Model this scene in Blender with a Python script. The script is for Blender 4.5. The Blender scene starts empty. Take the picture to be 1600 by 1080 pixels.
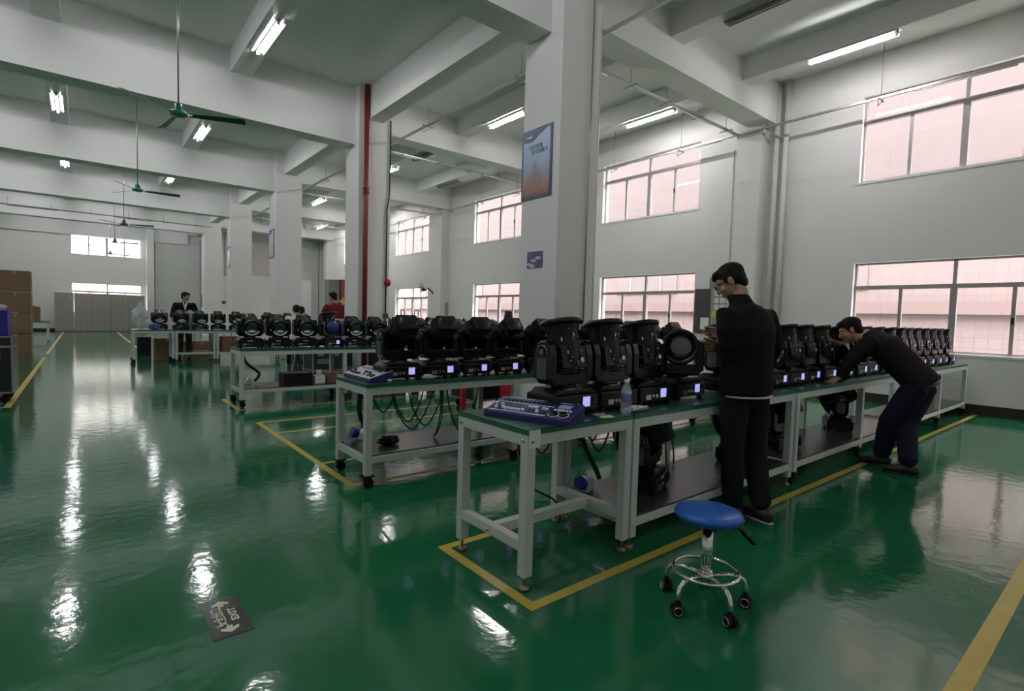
import bpy, bmesh, math, random
from mathutils import Vector, Matrix
random.seed(7)
S = bpy.context.scene
COL = S.collection
PI = math.pi
# ------------------------------------------------------------------ camera, sky, exposure
cam_d = bpy.data.cameras.new('camera')
cam = bpy.data.objects.new('camera', cam_d)
COL.objects.link(cam)
S.camera = cam
cam_d.sensor_fit = 'HORIZONTAL'
cam_d.sensor_width = 36.0
cam_d.lens = 36.0 * 823.06 / 1600.0
cam_d.clip_start = 0.05
cam_d.clip_end = 200
YAW, PITCH, ROLL = 0.6836, 0.0536, -0.0277
fw = Vector((math.sin(YAW) * math.cos(PITCH), math.cos(YAW) * math.cos(PITCH), -math.sin(PITCH)))
ri = Vector((math.cos(YAW), -math.sin(YAW), 0))
dn = fw.cross(ri)
right = math.cos(ROLL) * ri + math.sin(ROLL) * dn
down = -math.sin(ROLL) * ri + math.cos(ROLL) * dn
M = Matrix((right, -down, -fw)).transposed().to_4x4()
M.translation = Vector((0, 0, 1.32))
cam.matrix_world = M

w = bpy.data.worlds.new('overcast_sky')
S.world = w
w.use_nodes = True
bg = w.node_tree.nodes['Background']
bg.inputs[0].default_value = (1.0, 0.97, 0.95, 1)
bg.inputs[1].default_value = 8.5
S.view_settings.view_transform = 'Standard'
S.view_settings.look = 'None'
S.view_settings.exposure = 1.22
S.view_settings.gamma = 1.0
S.view_settings.use_curve_mapping = False
try:
    S.cycles.use_denoising = True
    S.cycles.max_bounces = 8
    S.cycles.diffuse_bounces = 5
    S.cycles.sample_clamp_indirect = 4.0
except Exception:
    pass
LAMP = 76.0          # strength of the fluorescent tubes

# ------------------------------------------------------------------ materials
MAT = {}
def mat(name, col, rough=0.6, metal=0.0, spec=0.5, emit=None, es=1.0, coat=0.0, noise=0.0, nscale=8.0, bump=0.0, bscale=60.0, alpha=1.0, trans=0.0):
    if name in MAT:
        return MAT[name]
    m = bpy.data.materials.new(name)
    m.use_nodes = True
    nt = m.node_tree
    b = nt.nodes['Principled BSDF']
    b.inputs['Base Color'].default_value = (*col, 1)
    b.inputs['Roughness'].default_value = rough
    b.inputs['Metallic'].default_value = metal
    b.inputs['Specular IOR Level'].default_value = spec
    b.inputs['Coat Weight'].default_value = coat
    b.inputs['Transmission Weight'].default_value = trans
    b.inputs['Alpha'].default_value = alpha
    if emit:
        b.inputs['Emission Color'].default_value = (*emit, 1)
        b.inputs['Emission Strength'].default_value = es
    tc = nt.nodes.new('ShaderNodeTexCoord')
    if noise > 0:
        n = nt.nodes.new('ShaderNodeTexNoise')
        n.inputs['Scale'].default_value = nscale
        n.inputs['Detail'].default_value = 4
        nt.links.new(tc.outputs['Object'], n.inputs['Vector'])
        r = nt.nodes.new('ShaderNodeMapRange')
        r.inputs['To Min'].default_value = 1 - noise
        r.inputs['To Max'].default_value = 1 + noise
        nt.links.new(n.outputs['Fac'], r.inputs['Value'])
        mx = nt.nodes.new('ShaderNodeVectorMath')
        mx.operation = 'SCALE'
        mx.inputs[0].default_value = col
        nt.links.new(r.outputs[0], mx.inputs['Scale'])
        nt.links.new(mx.outputs[0], b.inputs['Base Color'])
    if bump > 0:
        n2 = nt.nodes.new('ShaderNodeTexNoise')
        n2.inputs['Scale'].default_value = bscale
        n2.inputs['Detail'].default_value = 3
        nt.links.new(tc.outputs['Object'], n2.inputs['Vector'])
        bp = nt.nodes.new('ShaderNodeBump')
        bp.inputs['Strength'].default_value = bump
        bp.inputs['Distance'].default_value = 0.01
        nt.links.new(n2.outputs['Fac'], bp.inputs['Height'])
        nt.links.new(bp.outputs[0], b.inputs['Normal'])
    MAT[name] = m
    return m

WALL = mat('white_wall_paint', (0.76, 0.745, 0.725), 0.75, noise=0.02, nscale=1.5)
CEIL = mat('white_ceiling_paint', (0.74, 0.745, 0.73), 0.8, noise=0.02, nscale=1.2)
COLM = mat('column_paint', (0.74, 0.73, 0.72), 0.6, noise=0.015, nscale=2)
PLINTH = mat('dark_skirting', (0.02, 0.018, 0.017), 0.35)
YEL = mat('yellow_floor_tape', (0.50, 0.39, 0.05), 0.35, noise=0.18, nscale=9)
ALU = mat('window_aluminium', (0.33, 0.31, 0.31), 0.4, metal=0.3)
REVEAL = mat('window_reveal', (0.75, 0.74, 0.73), 0.6)
GALV = mat('galvanised_steel', (0.36, 0.36, 0.34), 0.35, metal=0.6)
PVC = mat('white_pvc', (0.70, 0.70, 0.66), 0.35)
REDP = mat('red_pipe_paint', (0.20, 0.022, 0.020), 0.4, noise=0.15, nscale=14)
BENCH = mat('bench_frame_paint', (0.56, 0.60, 0.57), 0.42, noise=0.03, nscale=5)
MATG = mat('green_bench_mat', (0.012, 0.075, 0.050), 0.28, noise=0.1, nscale=6)
MATE = mat('green_mat_edge', (0.012, 0.135, 0.065), 0.4)
BLK = mat('black_plastic', (0.006, 0.0055, 0.0065), 0.30, spec=0.30, bump=0.15, bscale=90)
BLK2 = mat('black_satin_metal', (0.007, 0.006, 0.008), 0.20, spec=0.35)
BLKR = mat('black_rubber', (0.007, 0.007, 0.007), 0.6, spec=0.25)
CABLE = mat('black_cable', (0.008, 0.010, 0.009), 0.45)
LENS = mat('lens_glass', (0.02, 0.02, 0.03), 0.04, spec=1.0, coat=1.0)
SILV = mat('silver_trim', (0.72, 0.72, 0.76), 0.22, metal=0.9)
CHROME = mat('chrome', (0.80, 0.80, 0.80), 0.08, metal=1.0)
LCD = mat('lavender_display', (0.3, 0.3, 0.6), 0.3, emit=(0.46, 0.44, 0.95), es=0.36)
LCDT = mat('display_lines', (0.2, 0.2, 0.5), 0.3, emit=(0.28, 0.28, 0.75), es=0.8)
PCB = mat('circuit_board', (0.09, 0.09, 0.085), 0.3, metal=0.2, noise=0.9, nscale=90)
SOLD = mat('connector_and_glint_metal', (0.50, 0.50, 0.50), 0.20, metal=0.85, noise=0.7, nscale=25)
WHT = mat('white_plastic', (0.78, 0.78, 0.76), 0.45)
PAPER = mat('white_paper', (0.72, 0.74, 0.70), 0.8)
YNOTE = mat('yellow_green_note', (0.55, 0.66, 0.22), 0.8)
BLUE = mat('blue_plastic', (0.010, 0.022, 0.25), 0.35)
BLUEC = mat('blue_crate', (0.016, 0.016, 0.30), 0.4)
SEATB = mat('blue_vinyl', (0.006, 0.10, 0.44), 0.33, bump=0.05, bscale=200)
CONS = mat('indigo_console', (0.024, 0.020, 0.13), 0.3)
CONSG = mat('console_grey_panel', (0.40, 0.40, 0.50), 0.4)
FADER = mat('fader_knob', (0.66, 0.70, 0.82), 0.35)
CARD = mat('brown_cardboard', (0.20, 0.125, 0.075), 0.8, noise=0.08, nscale=5)
TAPE = mat('packing_tape', (0.34, 0.25, 0.16), 0.3)
CASEP = mat('flight_case_panel', (0.010, 0.012, 0.020), 0.3, bump=0.1, bscale=200)
CASEB = mat('flight_case_navy', (0.018, 0.022, 0.06), 0.35)
LOCK = mat('locker_grey', (0.33, 0.31, 0.28), 0.5, noise=0.05, nscale=3)
LOCKD = mat('locker_body', (0.20, 0.19, 0.17), 0.6)
SHUT = mat('roller_shutter', (0.68, 0.69, 0.67), 0.6)
SHUTG = mat('beige_shutter', (0.60, 0.56, 0.52), 0.65)
FANG = mat('green_fan_enamel', (0.03, 0.26, 0.18), 0.35)
FAND = mat('dark_fan_blade', (0.015, 0.085, 0.065), 0.4)
FANB = mat('grey_fan_enamel', (0.13, 0.16, 0.15), 0.4)
SKIN = mat('skin', (0.42, 0.235, 0.15), 0.5, noise=0.05, nscale=30)
HAIR = mat('black_hair', (0.006, 0.0055, 0.005), 0.6, spec=0.2, bump=0.9, bscale=120)
EYEW = mat('eye', (0.5, 0.5, 0.48), 0.2)
JACK = mat('black_jacket', (0.0055, 0.005, 0.0065), 0.8, spec=0.15, bump=0.35, bscale=18)
JACK2 = mat('dark_sweater', (0.011, 0.0075, 0.011), 0.85, spec=0.15, bump=0.35, bscale=20)
TROU = mat('charcoal_trousers', (0.012, 0.0125, 0.015), 0.85, spec=0.15, bump=0.35, bscale=25)
JEAN = mat('navy_jeans', (0.010, 0.012, 0.024), 0.85, spec=0.15, bump=0.35, bscale=25)
SHOE = mat('black_shoes', (0.012, 0.011, 0.012), 0.45)
SOLE = mat('shoe_sole', (0.40, 0.38, 0.36), 0.6)
LEATH = mat('belt_leather', (0.05, 0.022, 0.018), 0.4)
RED = mat('bright_red', (0.42, 0.012, 0.018), 0.4)
MAROON = mat('maroon_knit', (0.16, 0.010, 0.014), 0.85)
GREYK = mat('pale_grey_knit', (0.42, 0.40, 0.38), 0.85)
WSH = mat('white_shirt', (0.60, 0.60, 0.62), 0.7)
REDC = mat('red_cabinet', (0.26, 0.014, 0.035), 0.35)
GREYM = mat('grey_cabinet', (0.25, 0.25, 0.24), 0.5)
YELD = mat('yellow_decal', (0.62, 0.50, 0.05), 0.5)
PINKW = None
TUBE = mat('fluorescent_tube', (1, 1, 1), 0.4, emit=(1.0, 0.98, 1.0), es=LAMP)
REFL = mat('white_lamp_reflector', (0.55, 0.55, 0.58), 0.4)
TUBO = mat('unlit_tube', (0.35, 0.34, 0.33), 0.4)
BAGP = mat('clear_plastic_wrap', (0.75, 0.78, 0.80), 0.15, alpha=0.55, bump=0.6, bscale=40)

def floor_mat():
    m = bpy.data.materials.new('green_epoxy_floor')
    m.use_nodes = True
    nt = m.node_tree
    b = nt.nodes['Principled BSDF']
    tc = nt.nodes.new('ShaderNodeTexCoord')
    n = nt.nodes.new('ShaderNodeTexNoise')
    n.inputs['Scale'].default_value = 0.8
    n.inputs['Detail'].default_value = 5
    nt.links.new(tc.outputs['Object'], n.inputs['Vector'])
    cr = nt.nodes.new('ShaderNodeValToRGB')
    cr.color_ramp.elements[0].position = 0.3
    cr.color_ramp.elements[0].color = (0.010, 0.118, 0.050, 1)
    cr.color_ramp.elements[1].position = 0.75
    cr.color_ramp.elements[1].color = (0.016, 0.150, 0.066, 1)
    nt.links.new(n.outputs['Fac'], cr.inputs['Fac'])
    nt.links.new(cr.outputs[0], b.inputs['Base Color'])
    b.inputs['Roughness'].default_value = 0.085
    b.inputs['Specular IOR Level'].default_value = 0.6
    n2 = nt.nodes.new('ShaderNodeTexNoise')
    n2.inputs['Scale'].default_value = 11.0
    n2.inputs['Detail'].default_value = 4
    mp = nt.nodes.new('ShaderNodeMapping')
    nt.links.new(tc.outputs['Object'], mp.inputs[0])
    nt.links.new(mp.outputs[0], n2.inputs['Vector'])
    n3 = nt.nodes.new('ShaderNodeTexNoise')
    n3.inputs['Scale'].default_value = 60
    nt.links.new(tc.outputs['Object'], n3.inputs['Vector'])
    ad = nt.nodes.new('ShaderNodeMath')
    ad.operation = 'MULTIPLY_ADD'
    ad.inputs[1].default_value = 0.12
    nt.links.new(n3.outputs['Fac'], ad.inputs[0])
    nt.links.new(n2.outputs['Fac'], ad.inputs[2])
    bp = nt.nodes.new('ShaderNodeBump')
    bp.inputs['Strength'].default_value = 0.032
    bp.inputs['Distance'].default_value = 0.05
    nt.links.new(ad.outputs[0], bp.inputs['Height'])
    nt.links.new(bp.outputs[0], b.inputs['Normal'])
    return m
FLOOR = floor_mat()

def glass_mat():
    m = bpy.data.materials.new('window_glass')
    m.use_nodes = True
    nt = m.node_tree
    nt.nodes.clear()
    out = nt.nodes.new('ShaderNodeOutputMaterial')
    tr = nt.nodes.new('ShaderNodeBsdfTransparent')
    tr.inputs[0].default_value = (0.97, 0.97, 0.97, 1)
    gl = nt.nodes.new('ShaderNodeBsdfGlossy')
    gl.inputs['Roughness'].default_value = 0.02
    fr = nt.nodes.new('ShaderNodeValue')
    fr.outputs[0].default_value = 0.06
    mx = nt.nodes.new('ShaderNodeMixShader')
    nt.links.new(fr.outputs[0], mx.inputs[0])
    nt.links.new(tr.outputs[0], mx.inputs[1])
    nt.links.new(gl.outputs[0], mx.inputs[2])
    nt.links.new(mx.outputs[0], out.inputs[0])
    return m
GLASS = glass_mat()

def facade_mat():
    m = bpy.data.materials.new('pink_facade_tiles')
    m.use_nodes = True
    nt = m.node_tree
    b = nt.nodes['Principled BSDF']
    b.inputs['Roughness'].default_value = 0.8
    tc = nt.nodes.new('ShaderNodeTexCoord')
    sp = nt.nodes.new('ShaderNodeSeparateXYZ')
    nt.links.new(tc.outputs['Object'], sp.inputs[0])
    cb = nt.nodes.new('ShaderNodeCombineXYZ')
    nt.links.new(sp.outputs['Y'], cb.inputs['X'])
    nt.links.new(sp.outputs['Z'], cb.inputs['Y'])
    br = nt.nodes.new('ShaderNodeTexBrick')
    br.offset = 0.0
    br.inputs['Scale'].default_value = 1.0
    br.inputs['Brick Width'].default_value = 0.30
    br.inputs['Row Height'].default_value = 0.30
    br.inputs['Mortar Size'].default_value = 0.012
    br.inputs['Color1'].default_value = (0.122, 0.090, 0.090, 1)
    br.inputs['Color2'].default_value = (0.128, 0.097, 0.096, 1)
    br.inputs['Mortar'].default_value = (0.098, 0.076, 0.076, 1)
    nt.links.new(cb.outputs[0], br.inputs['Vector'])
    nt.links.new(br.outputs['Color'], b.inputs['Base Color'])
    return m
FACADE = facade_mat()
FBAND = mat('facade_band', (0.104, 0.071, 0.069), 0.8)
FPALE = mat('facade_pale_band', (0.185, 0.155, 0.155), 0.8)

# ------------------------------------------------------------------ mesh builder
class MB:
    def __init__(self):
        self.v = []; self.f = []; self.s = []
    def add(self, vs, fs, smooth=False):
        o = len(self.v)
        self.v += [tuple(x) for x in vs]
        self.f += [tuple(i + o for i in f) for f in fs]
        self.s += [smooth] * len(fs)
        return self
    def box(self, c, s, rz=0.0, rx=0.0):
        hx, hy, hz = s[0] / 2, s[1] / 2, s[2] / 2
        R = Matrix.Rotation(rz, 3, 'Z') @ Matrix.Rotation(rx, 3, 'X')
        vs = [Vector(c) + R @ Vector((a * hx, b * hy, d * hz)) for a in (-1, 1) for b in (-1, 1) for d in (-1, 1)]
        return self.add(vs, [(0, 1, 3, 2), (4, 6, 7, 5), (0, 4, 5, 1), (2, 3, 7, 6), (0, 2, 6, 4), (1, 5, 7, 3)])
    def b2(self, x0, x1, y0, y1, z0, z1):
        return self.box(((x0 + x1) / 2, (y0 + y1) / 2, (z0 + z1) / 2), (x1 - x0, y1 - y0, z1 - z0))
    def cyl(self, p0, p1, r0, r1=None, n=16, smooth=True):
        r1 = r0 if r1 is None else r1
        p0, p1 = Vector(p0), Vector(p1)
        d = (p1 - p0).normalized()
        a = d.orthogonal().normalized(); b = d.cross(a)
        vs = []
        for p, r in ((p0, r0), (p1, r1)):
            for i in range(n):
                t = 2 * PI * i / n
                vs.append(p + r * (math.cos(t) * a + math.sin(t) * b))
        o = len(self.v)
        self.add(vs, [(i, (i + 1) % n, n + (i + 1) % n, n + i) for i in range(n)], smooth)
        self.add([], [])
        self.f += [tuple(o + i for i in reversed(range(n))), tuple(o + n + i for i in range(n))]
        self.s += [False, False]
        return self
    def tube(self, pts, r, n=8):
        pts = [Vector(p) for p in pts]
        rr = r if isinstance(r, (list, tuple)) else [r] * len(pts)
        vs = []; fs = []
        prev = None
        for k, p in enumerate(pts):
            d = (pts[min(k + 1, len(pts) - 1)] - pts[max(k - 1, 0)]).normalized()
            if prev is None:
                a = d.orthogonal().normalized()
            else:
                a = (prev - d * prev.dot(d)).normalized()
            prev = a
            b = d.cross(a)
            for i in range(n):
                t = 2 * PI * i / n
                vs.append(p + rr[k] * (math.cos(t) * a + math.sin(t) * b))
        for k in range(len(pts) - 1):
            for i in range(n):
                fs.append((k * n + i, k * n + (i + 1) % n, (k + 1) * n + (i + 1) % n, (k + 1) * n + i))
        fs.append(tuple(reversed(range(n))))
        fs.append(tuple((len(pts) - 1) * n + i for i in range(n)))
        return self.add(vs, fs, True)
    def loft(self, rings, n=20, smooth=True):
        vs = []; fs = []
        for c, a, b in rings:
            c, a, b = Vector(c), Vector(a), Vector(b)
            for i in range(n):
                t = 2 * PI * i / n
                vs.append(c + math.cos(t) * a + math.sin(t) * b)
        m = len(rings)
        for k in range(m - 1):
            for i in range(n):
                fs.append((k * n + i, k * n + (i + 1) % n, (k + 1) * n + (i + 1) % n, (k + 1) * n + i))
        fs.append(tuple(reversed(range(n))))
        fs.append(tuple((m - 1) * n + i for i in range(n)))
        return self.add(vs, fs, smooth)
    def lathe(self, prof, c=(0, 0, 0), n=24, ax=(0, 0, 1)):
        ax = Vector(ax).normalized(); c = Vector(c)
        a = ax.orthogonal().normalized(); b = ax.cross(a)
        return self.loft([(c + ax * z, a * max(r, 1e-4), b * max(r, 1e-4)) for r, z in prof], n)
    def ell(self, c, ax, ay, az, n=16, m=10):
        c, ax, ay, az = Vector(c), Vector(ax), Vector(ay), Vector(az)
        rings = []
        for k in range(m + 1):
            t = -PI / 2 + PI * k / m
            q = max(math.cos(t), 0.02)
            rings.append((c + az * math.sin(t), ax * q, ay * q))
        return self.loft(rings, n)
    def torus(self, c, R, r, ax=(0, 0, 1), n=32, m=8, a0=0, a1=2 * PI):
        ax = Vector(ax).normalized(); c = Vector(c)
        a = Vector((1, 0, 0)) if abs(ax.x) < 0.9 else Vector((0, 1, 0))
        a = (a - ax * a.dot(ax)).normalized(); b = ax.cross(a)
        full = abs(a1 - a0 - 2 * PI) < 1e-6
        k = n if full else n + 1
        vs = []; fs = []
        for i in range(k):
            t = a0 + (a1 - a0) * i / n
            e = math.cos(t) * a + math.sin(t) * b
            for j in range(m):
                u = 2 * PI * j / m
                vs.append(c + e * (R + r * math.cos(u)) + ax * r * math.sin(u))
        for i in range(n):
            i2 = (i + 1) % k
            for j in range(m):
                fs.append((i * m + j, i2 * m + j, i2 * m + (j + 1) % m, i * m + (j + 1) % m))
        return self.add(vs, fs, True)
    def prism(self, poly, d, o=(0, 0, 0), u=(1, 0, 0), v=(0, 0, 1)):
        """flat polygon (in u,v) thickened along d"""
        o, u, v, d = Vector(o), Vector(u), Vector(v), Vector(d)
        n = len(poly)
        vs = [o + u * p[0] + v * p[1] for p in poly] + [o + u * p[0] + v * p[1] + d for p in poly]
        fs = [tuple(reversed(range(n))), tuple(range(n, 2 * n))] + [(i, (i + 1) % n, n + (i + 1) % n, n + i) for i in range(n)]
        return self.add(vs, fs)
    def mesh(self, name):
        me = bpy.data.meshes.new(name)
        me.from_pydata([tuple(x) for x in self.v], [], self.f)
        me.polygons.foreach_set('use_smooth', self.s)
        bm = bmesh.new(); bm.from_mesh(me)
        bmesh.ops.recalc_face_normals(bm, faces=bm.faces)
        bm.to_mesh(me); bm.free()
        return me
    def build(self, name, m, parent=None, loc=(0, 0, 0), bevel=0.0, rot=None):
        o = bpy.data.objects.new(name, self.mesh(name))
        o.data.materials.append(m)
        COL.objects.link(o)
        o.location = loc
        if rot: o.rotation_euler = rot
        if parent: o.parent = parent
        if bevel > 0:
            b = o.modifiers.new('bevel', 'BEVEL')
            b.width = bevel; b.segments = 2; b.limit_method = 'ANGLE'; b.angle_limit = 0.7
        return o

def tag(o, label=None, cat=None, group=None, kind=None):
    if label: o['label'] = label
    if cat: o['category'] = cat
    if group: o['group'] = group
    if kind: o['kind'] = kind
    return o
def empty(name, loc, rz=0.0, label=None, cat=None, group=None):
    o = bpy.data.objects.new(name, None)
    o.empty_display_size = 0.1
    COL.objects.link(o)
    o.location = loc; o.rotation_euler = (0, 0, rz)
    return tag(o, label, cat, group)
def struct(name, mb, m):
    return tag(mb.build(name, m), kind='structure')
KIDS = {}
def copy_tree(o, loc=None, rz=None, label=None, group=None):
    def rec(src, par):
        c = src.copy(); COL.objects.link(c)
        c.parent = par
        for ch in [x for x in list(COL.objects) if x.parent == src]:
            rec(ch, c)
        return c
    r = rec(o, None)
    if loc is not None: r.location = loc
    if rz is not None: r.rotation_euler = (0, 0, rz)
    if label: r['label'] = label
    if group: r['group'] = group
    return r
def text(name, s, size, m, parent, loc, rot, label=None, extrude=0.0006, align='CENTER', sx=1.0, bold=0.0):
    cu = bpy.data.curves.new(name, 'FONT')
    cu.body = s; cu.size = size; cu.extrude = extrude; cu.offset = bold
    cu.align_x = align; cu.align_y = 'CENTER'
    t = bpy.data.objects.new(name + '_tmp', cu)
    COL.objects.link(t)
    bpy.context.view_layer.update()
    dg = bpy.context.evaluated_depsgraph_get()
    me = bpy.data.meshes.new_from_object(t.evaluated_get(dg))
    bpy.data.objects.remove(t)
    o = bpy.data.objects.new(name, me)
    me.materials.clear(); me.materials.append(m)
    COL.objects.link(o)
    o.location = loc; o.rotation_euler = rot; o.scale = (sx, 1, 1)
    if parent: o.parent = parent
    return o

# ------------------------------------------------------------------ the hall
XW, XL, Y0, YF, ZC = 10.8, -7.6, -4.0, 35.2, 6.08
ZL, ZR = 4.90, 5.28            # girder undersides, left and right aisle
struct('floor', MB().b2(XL - .3, XW + .3, Y0 - .3, YF + .3, -0.2, 0), FLOOR)
struct('ceiling', MB().b2(XL - .3, XW + .3, Y0 - .3, YF + .3, ZC, ZC + .2), CEIL)
# right wall with window holes
WIN_Y = [(-2.43 - 2.87, -2.43), (0.70, 3.57), (6.73, 9.60), (12.70, 15.57), (18.72, 21.6), (24.7, 27.6)]
WIN_Z = [(0.92, 2.47), (3.88, 5.40)]
mb = MB()
ys = sorted({Y0 - .3, YF + .3} | {v for p in WIN_Y for v in p if Y0 < v < YF})
for a, b in zip(ys[:-1], ys[1:]):
    mid = (a + b) / 2
    if any(p[0] < mid < p[1] for p in WIN_Y):
        for z0, z1 in ((0, .92), (2.47, 3.88), (5.40, ZC)):
            mb.b2(XW, XW + .25, a, b, z0, z1)
    else:
        mb.b2(XW, XW + .25, a, b, 0, ZC)
struct('wall_right', mb, WALL)
# far wall with the lower and upper window
mb = MB()
FX0, FX1 = -0.48, 2.49
for x0, x1, z0, z1 in ((XL, FX0, 0, ZC), (FX1, XW, 0, ZC), (FX0, FX1, 0, .92), (FX0, FX1, 2.50, 3.92), (FX0, FX1, 5.0, ZC)):
    mb.b2(x0, x1, YF, YF + .25, z0, z1)
struct('wall_back', mb, WALL)
struct('wall_left', MB().b2(XL - .25, XL, Y0, YF, 0, ZC), WALL)
struct('wall_front', MB().b2(XL, XW, Y0 - .25, Y0, 0, ZC), WALL)
struct('wall_partition', MB().b2(5.75, XW, 31.0, 31.2, 0, ZC).b2(5.75, 5.95, 31.2, YF, 0, ZC), WALL)
# skirting of the right wall
sk = tag(MB().b2(XW - .02, XW, Y0, 31.0, 0, .16).build('baseboard_right', PLINTH), kind='structure')
tag(MB().b2(XL, XW, YF - .02, YF, 0, .12).build('baseboard_back', PLINTH), kind='structure')

# windows
def window(n, x, y0, y1, z0, z1, transom, axis='y', rows=2, split=(0.25, 0.5, 0.75)):
    """x = inner face of wall, opening y0..y1 (axis y) along the wall"""
    def B(m, a0, a1, d0, d1, c0, c1):
        if axis == 'y': m.b2(x + d0, x + d1, a0, a1, c0, c1)
        else: m.b2(a0, a1, x + d0, x + d1, c0, c1)
    root = MB()
    f = root
    t = .045
    d0, d1 = .09, .15
    B(f, y0, y0 + t, d0, d1, z0, z1); B(f, y1 - t, y1, d0, d1, z0, z1)
    B(f, y0, y1, d0, d1, z0, z0 + t); B(f, y0, y1, d0, d1, z1 - t, z1)
    zt = z1 - (z1 - z0) * transom
    L = y1 - y0
    if rows == 2:
        B(f, y0, y1, d0 - .01, d1 + .01, zt - .035, zt + .035)
        B(f, y0 + L * .5 - .025, y0 + L * .5 + .025, d0, d1, zt, z1)
    else:
        zt = z1
    o = tag(f.build('window_%d' % n, ALU), kind='structure')
    s = MB()
    B(s, y0 + L * .5 - .045, y0 + L * .5 + .045, d0 - .015, d1 + .015, z0, zt)
    for q in split:
        if q == 0.5: continue
        B(s, y0 + L * q - .025, y0 + L * q + .025, d0 + .005, d1, z0 + t, zt)
    s.build('window_sash', ALU, o)
    h = MB()
    B(h, y0 + L * .25 - .012, y0 + L * .25 + .012, d0 - .02, d0, (z0 + zt) / 2 - .05, (z0 + zt) / 2 + .05)
    h.build('window_handle', BLKR, o)
    r = MB()
    B(r, y0 - .0, y0 + .012, 0, d0, z0, z1); B(r, y1 - .012, y1, 0, d0, z0, z1)
    B(r, y0, y1, 0, d0, z0, z0 + .012); B(r, y0, y1, 0, d0, z1 - .012, z1)
    B(r, y0 - .04, y1 + .04, -.015, 0.0, z0 - .03, z0)
    r.build('window_reveal', REVEAL, o)
    g = MB()
    B(g, y0 + t, y1 - t, .118, .122, z0 + t, z1 - t)
    g.build('glass', GLASS, o)
    return o
k = 1
for (a, b) in WIN_Y:
    if a < Y0: continue
    for (c, d) in WIN_Z:
        window(k, XW, a, b, c, d, .29); k += 1
window(k, YF, FX0, FX1, .92, 2.50, .29, axis='x'); k += 1
window(k, YF, FX0, FX1, 3.92, 5.0, .3, axis='x', rows=1); k += 1

# girders across the hall, beams along it
GY = [5.03 + 6 * i for i in range(-1, 6)]
for i, gy in enumerate(GY):
    struct('trim_%d' % (i + 1), MB().b2(XL, 4.65, gy, gy + .43, ZL, ZC + .01), CEIL)
    struct('trim_%d' % (i + 11), MB().b2(5.15, XW, gy, gy + .47, ZR, ZC + .01), CEIL)
bx = [(-5.45, 5.68), (-2.9, 5.68), (-0.38, 5.68), (2.32, 5.68), (4.90, 5.42), (7.25, 5.70), (9.45, 5.70)]
for i, (x, z) in enumerate(bx):
    struct('trim_%d' % (i + 21), MB().b2(x - .17, x + .17, Y0, YF, z, ZC + .01), CEIL)
# columns
COLX = {0: (4.60, 5.28), 1: (4.53, 5.25), 2: (4.50, 5.24), 3: (4.46, 5.20), 4: (4.50, 5.22), -1: (4.6, 5.28)}
for i in range(-1, 5):
    x0, x1 = COLX[i]
    struct('trim_%d' % (32 + i), MB().b2(x0, x1, 4.82 + 6 * i, 5.52 + 6 * i, 0, ZC), COLM)
    struct('trim_%d' % (42 + i), MB().b2(10.45, XW, 5.20 + 6 * i, 5.70 + 6 * i, 0, ZC), WALL)
struct('trim_50', MB().b2(2.70, 3.03, 34.85, YF, 0, ZC), COLM)
struct('trim_51', MB().b2(5.3, 5.78, 31.0, YF, 0, ZC), COLM)
struct('trim_52', MB().b2(9.0, 9.35, 30.8, 31.0, 0, ZC), COLM)

# shutters and openings of the far end
def shutter(name, label, x0, x1, y, z0, z1, m):
    t = empty(name, ((x0 + x1) / 2, y, z0), 0, label, 'shutter')
    mbs = MB()
    n = int((z1 - z0) / .12)
    for q in range(n):
        a = z0 + (z1 - z0) * q / n
        mbs.box((0, -.02, a + (z1 - z0) / n / 2 - z0), (x1 - x0, .03, (z1 - z0) / n - .006))
    mbs.box((0, -.005, (z1 - z0) / 2), (x1 - x0, .01, z1 - z0))
    mbs.build('slat_curtain', m, t)
    r = MB()
    for sx in (-1, 1): r.box((sx * ((x1 - x0) / 2 + .02), -.03, (z1 - z0) / 2), (.05, .06, z1 - z0))
    r.build('side_rail', GALV, t)
    return t
shutter('roller_shutter', 'tall closed grey roller shutter in the far wall right of the lockers', 3.1, 5.25, YF - .005, 0, 5.45, SHUT)
shutter('roller_shutter', 'beige half-lowered shutter above white wall seen between two far columns', 7.05, 8.1, 30.99, 3.2, 5.4, SHUTG)
shutter('roller_shutter', 'narrow beige shutter strip beside the farthest white column', 5.8, 6.1, 30.99, 3.1, 5.5, SHUTG)
shutter('roller_shutter', 'dark grey shutter in the far right corner behind the white door panel', 9.42, 10.6, 30.99, 0, 5.4, SHUT)
d = tag(MB().b2(9.62, 10.2, 30.88, 30.94, 0, 3.1).build('door_1', mat('white_door', (.85, .85, .87), .4)), kind='structure')
MB().cyl((9.7, 30.85, 1.05), (9.7, 30.88, 1.05), .02).build('door_handle', GALV, d)

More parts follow.
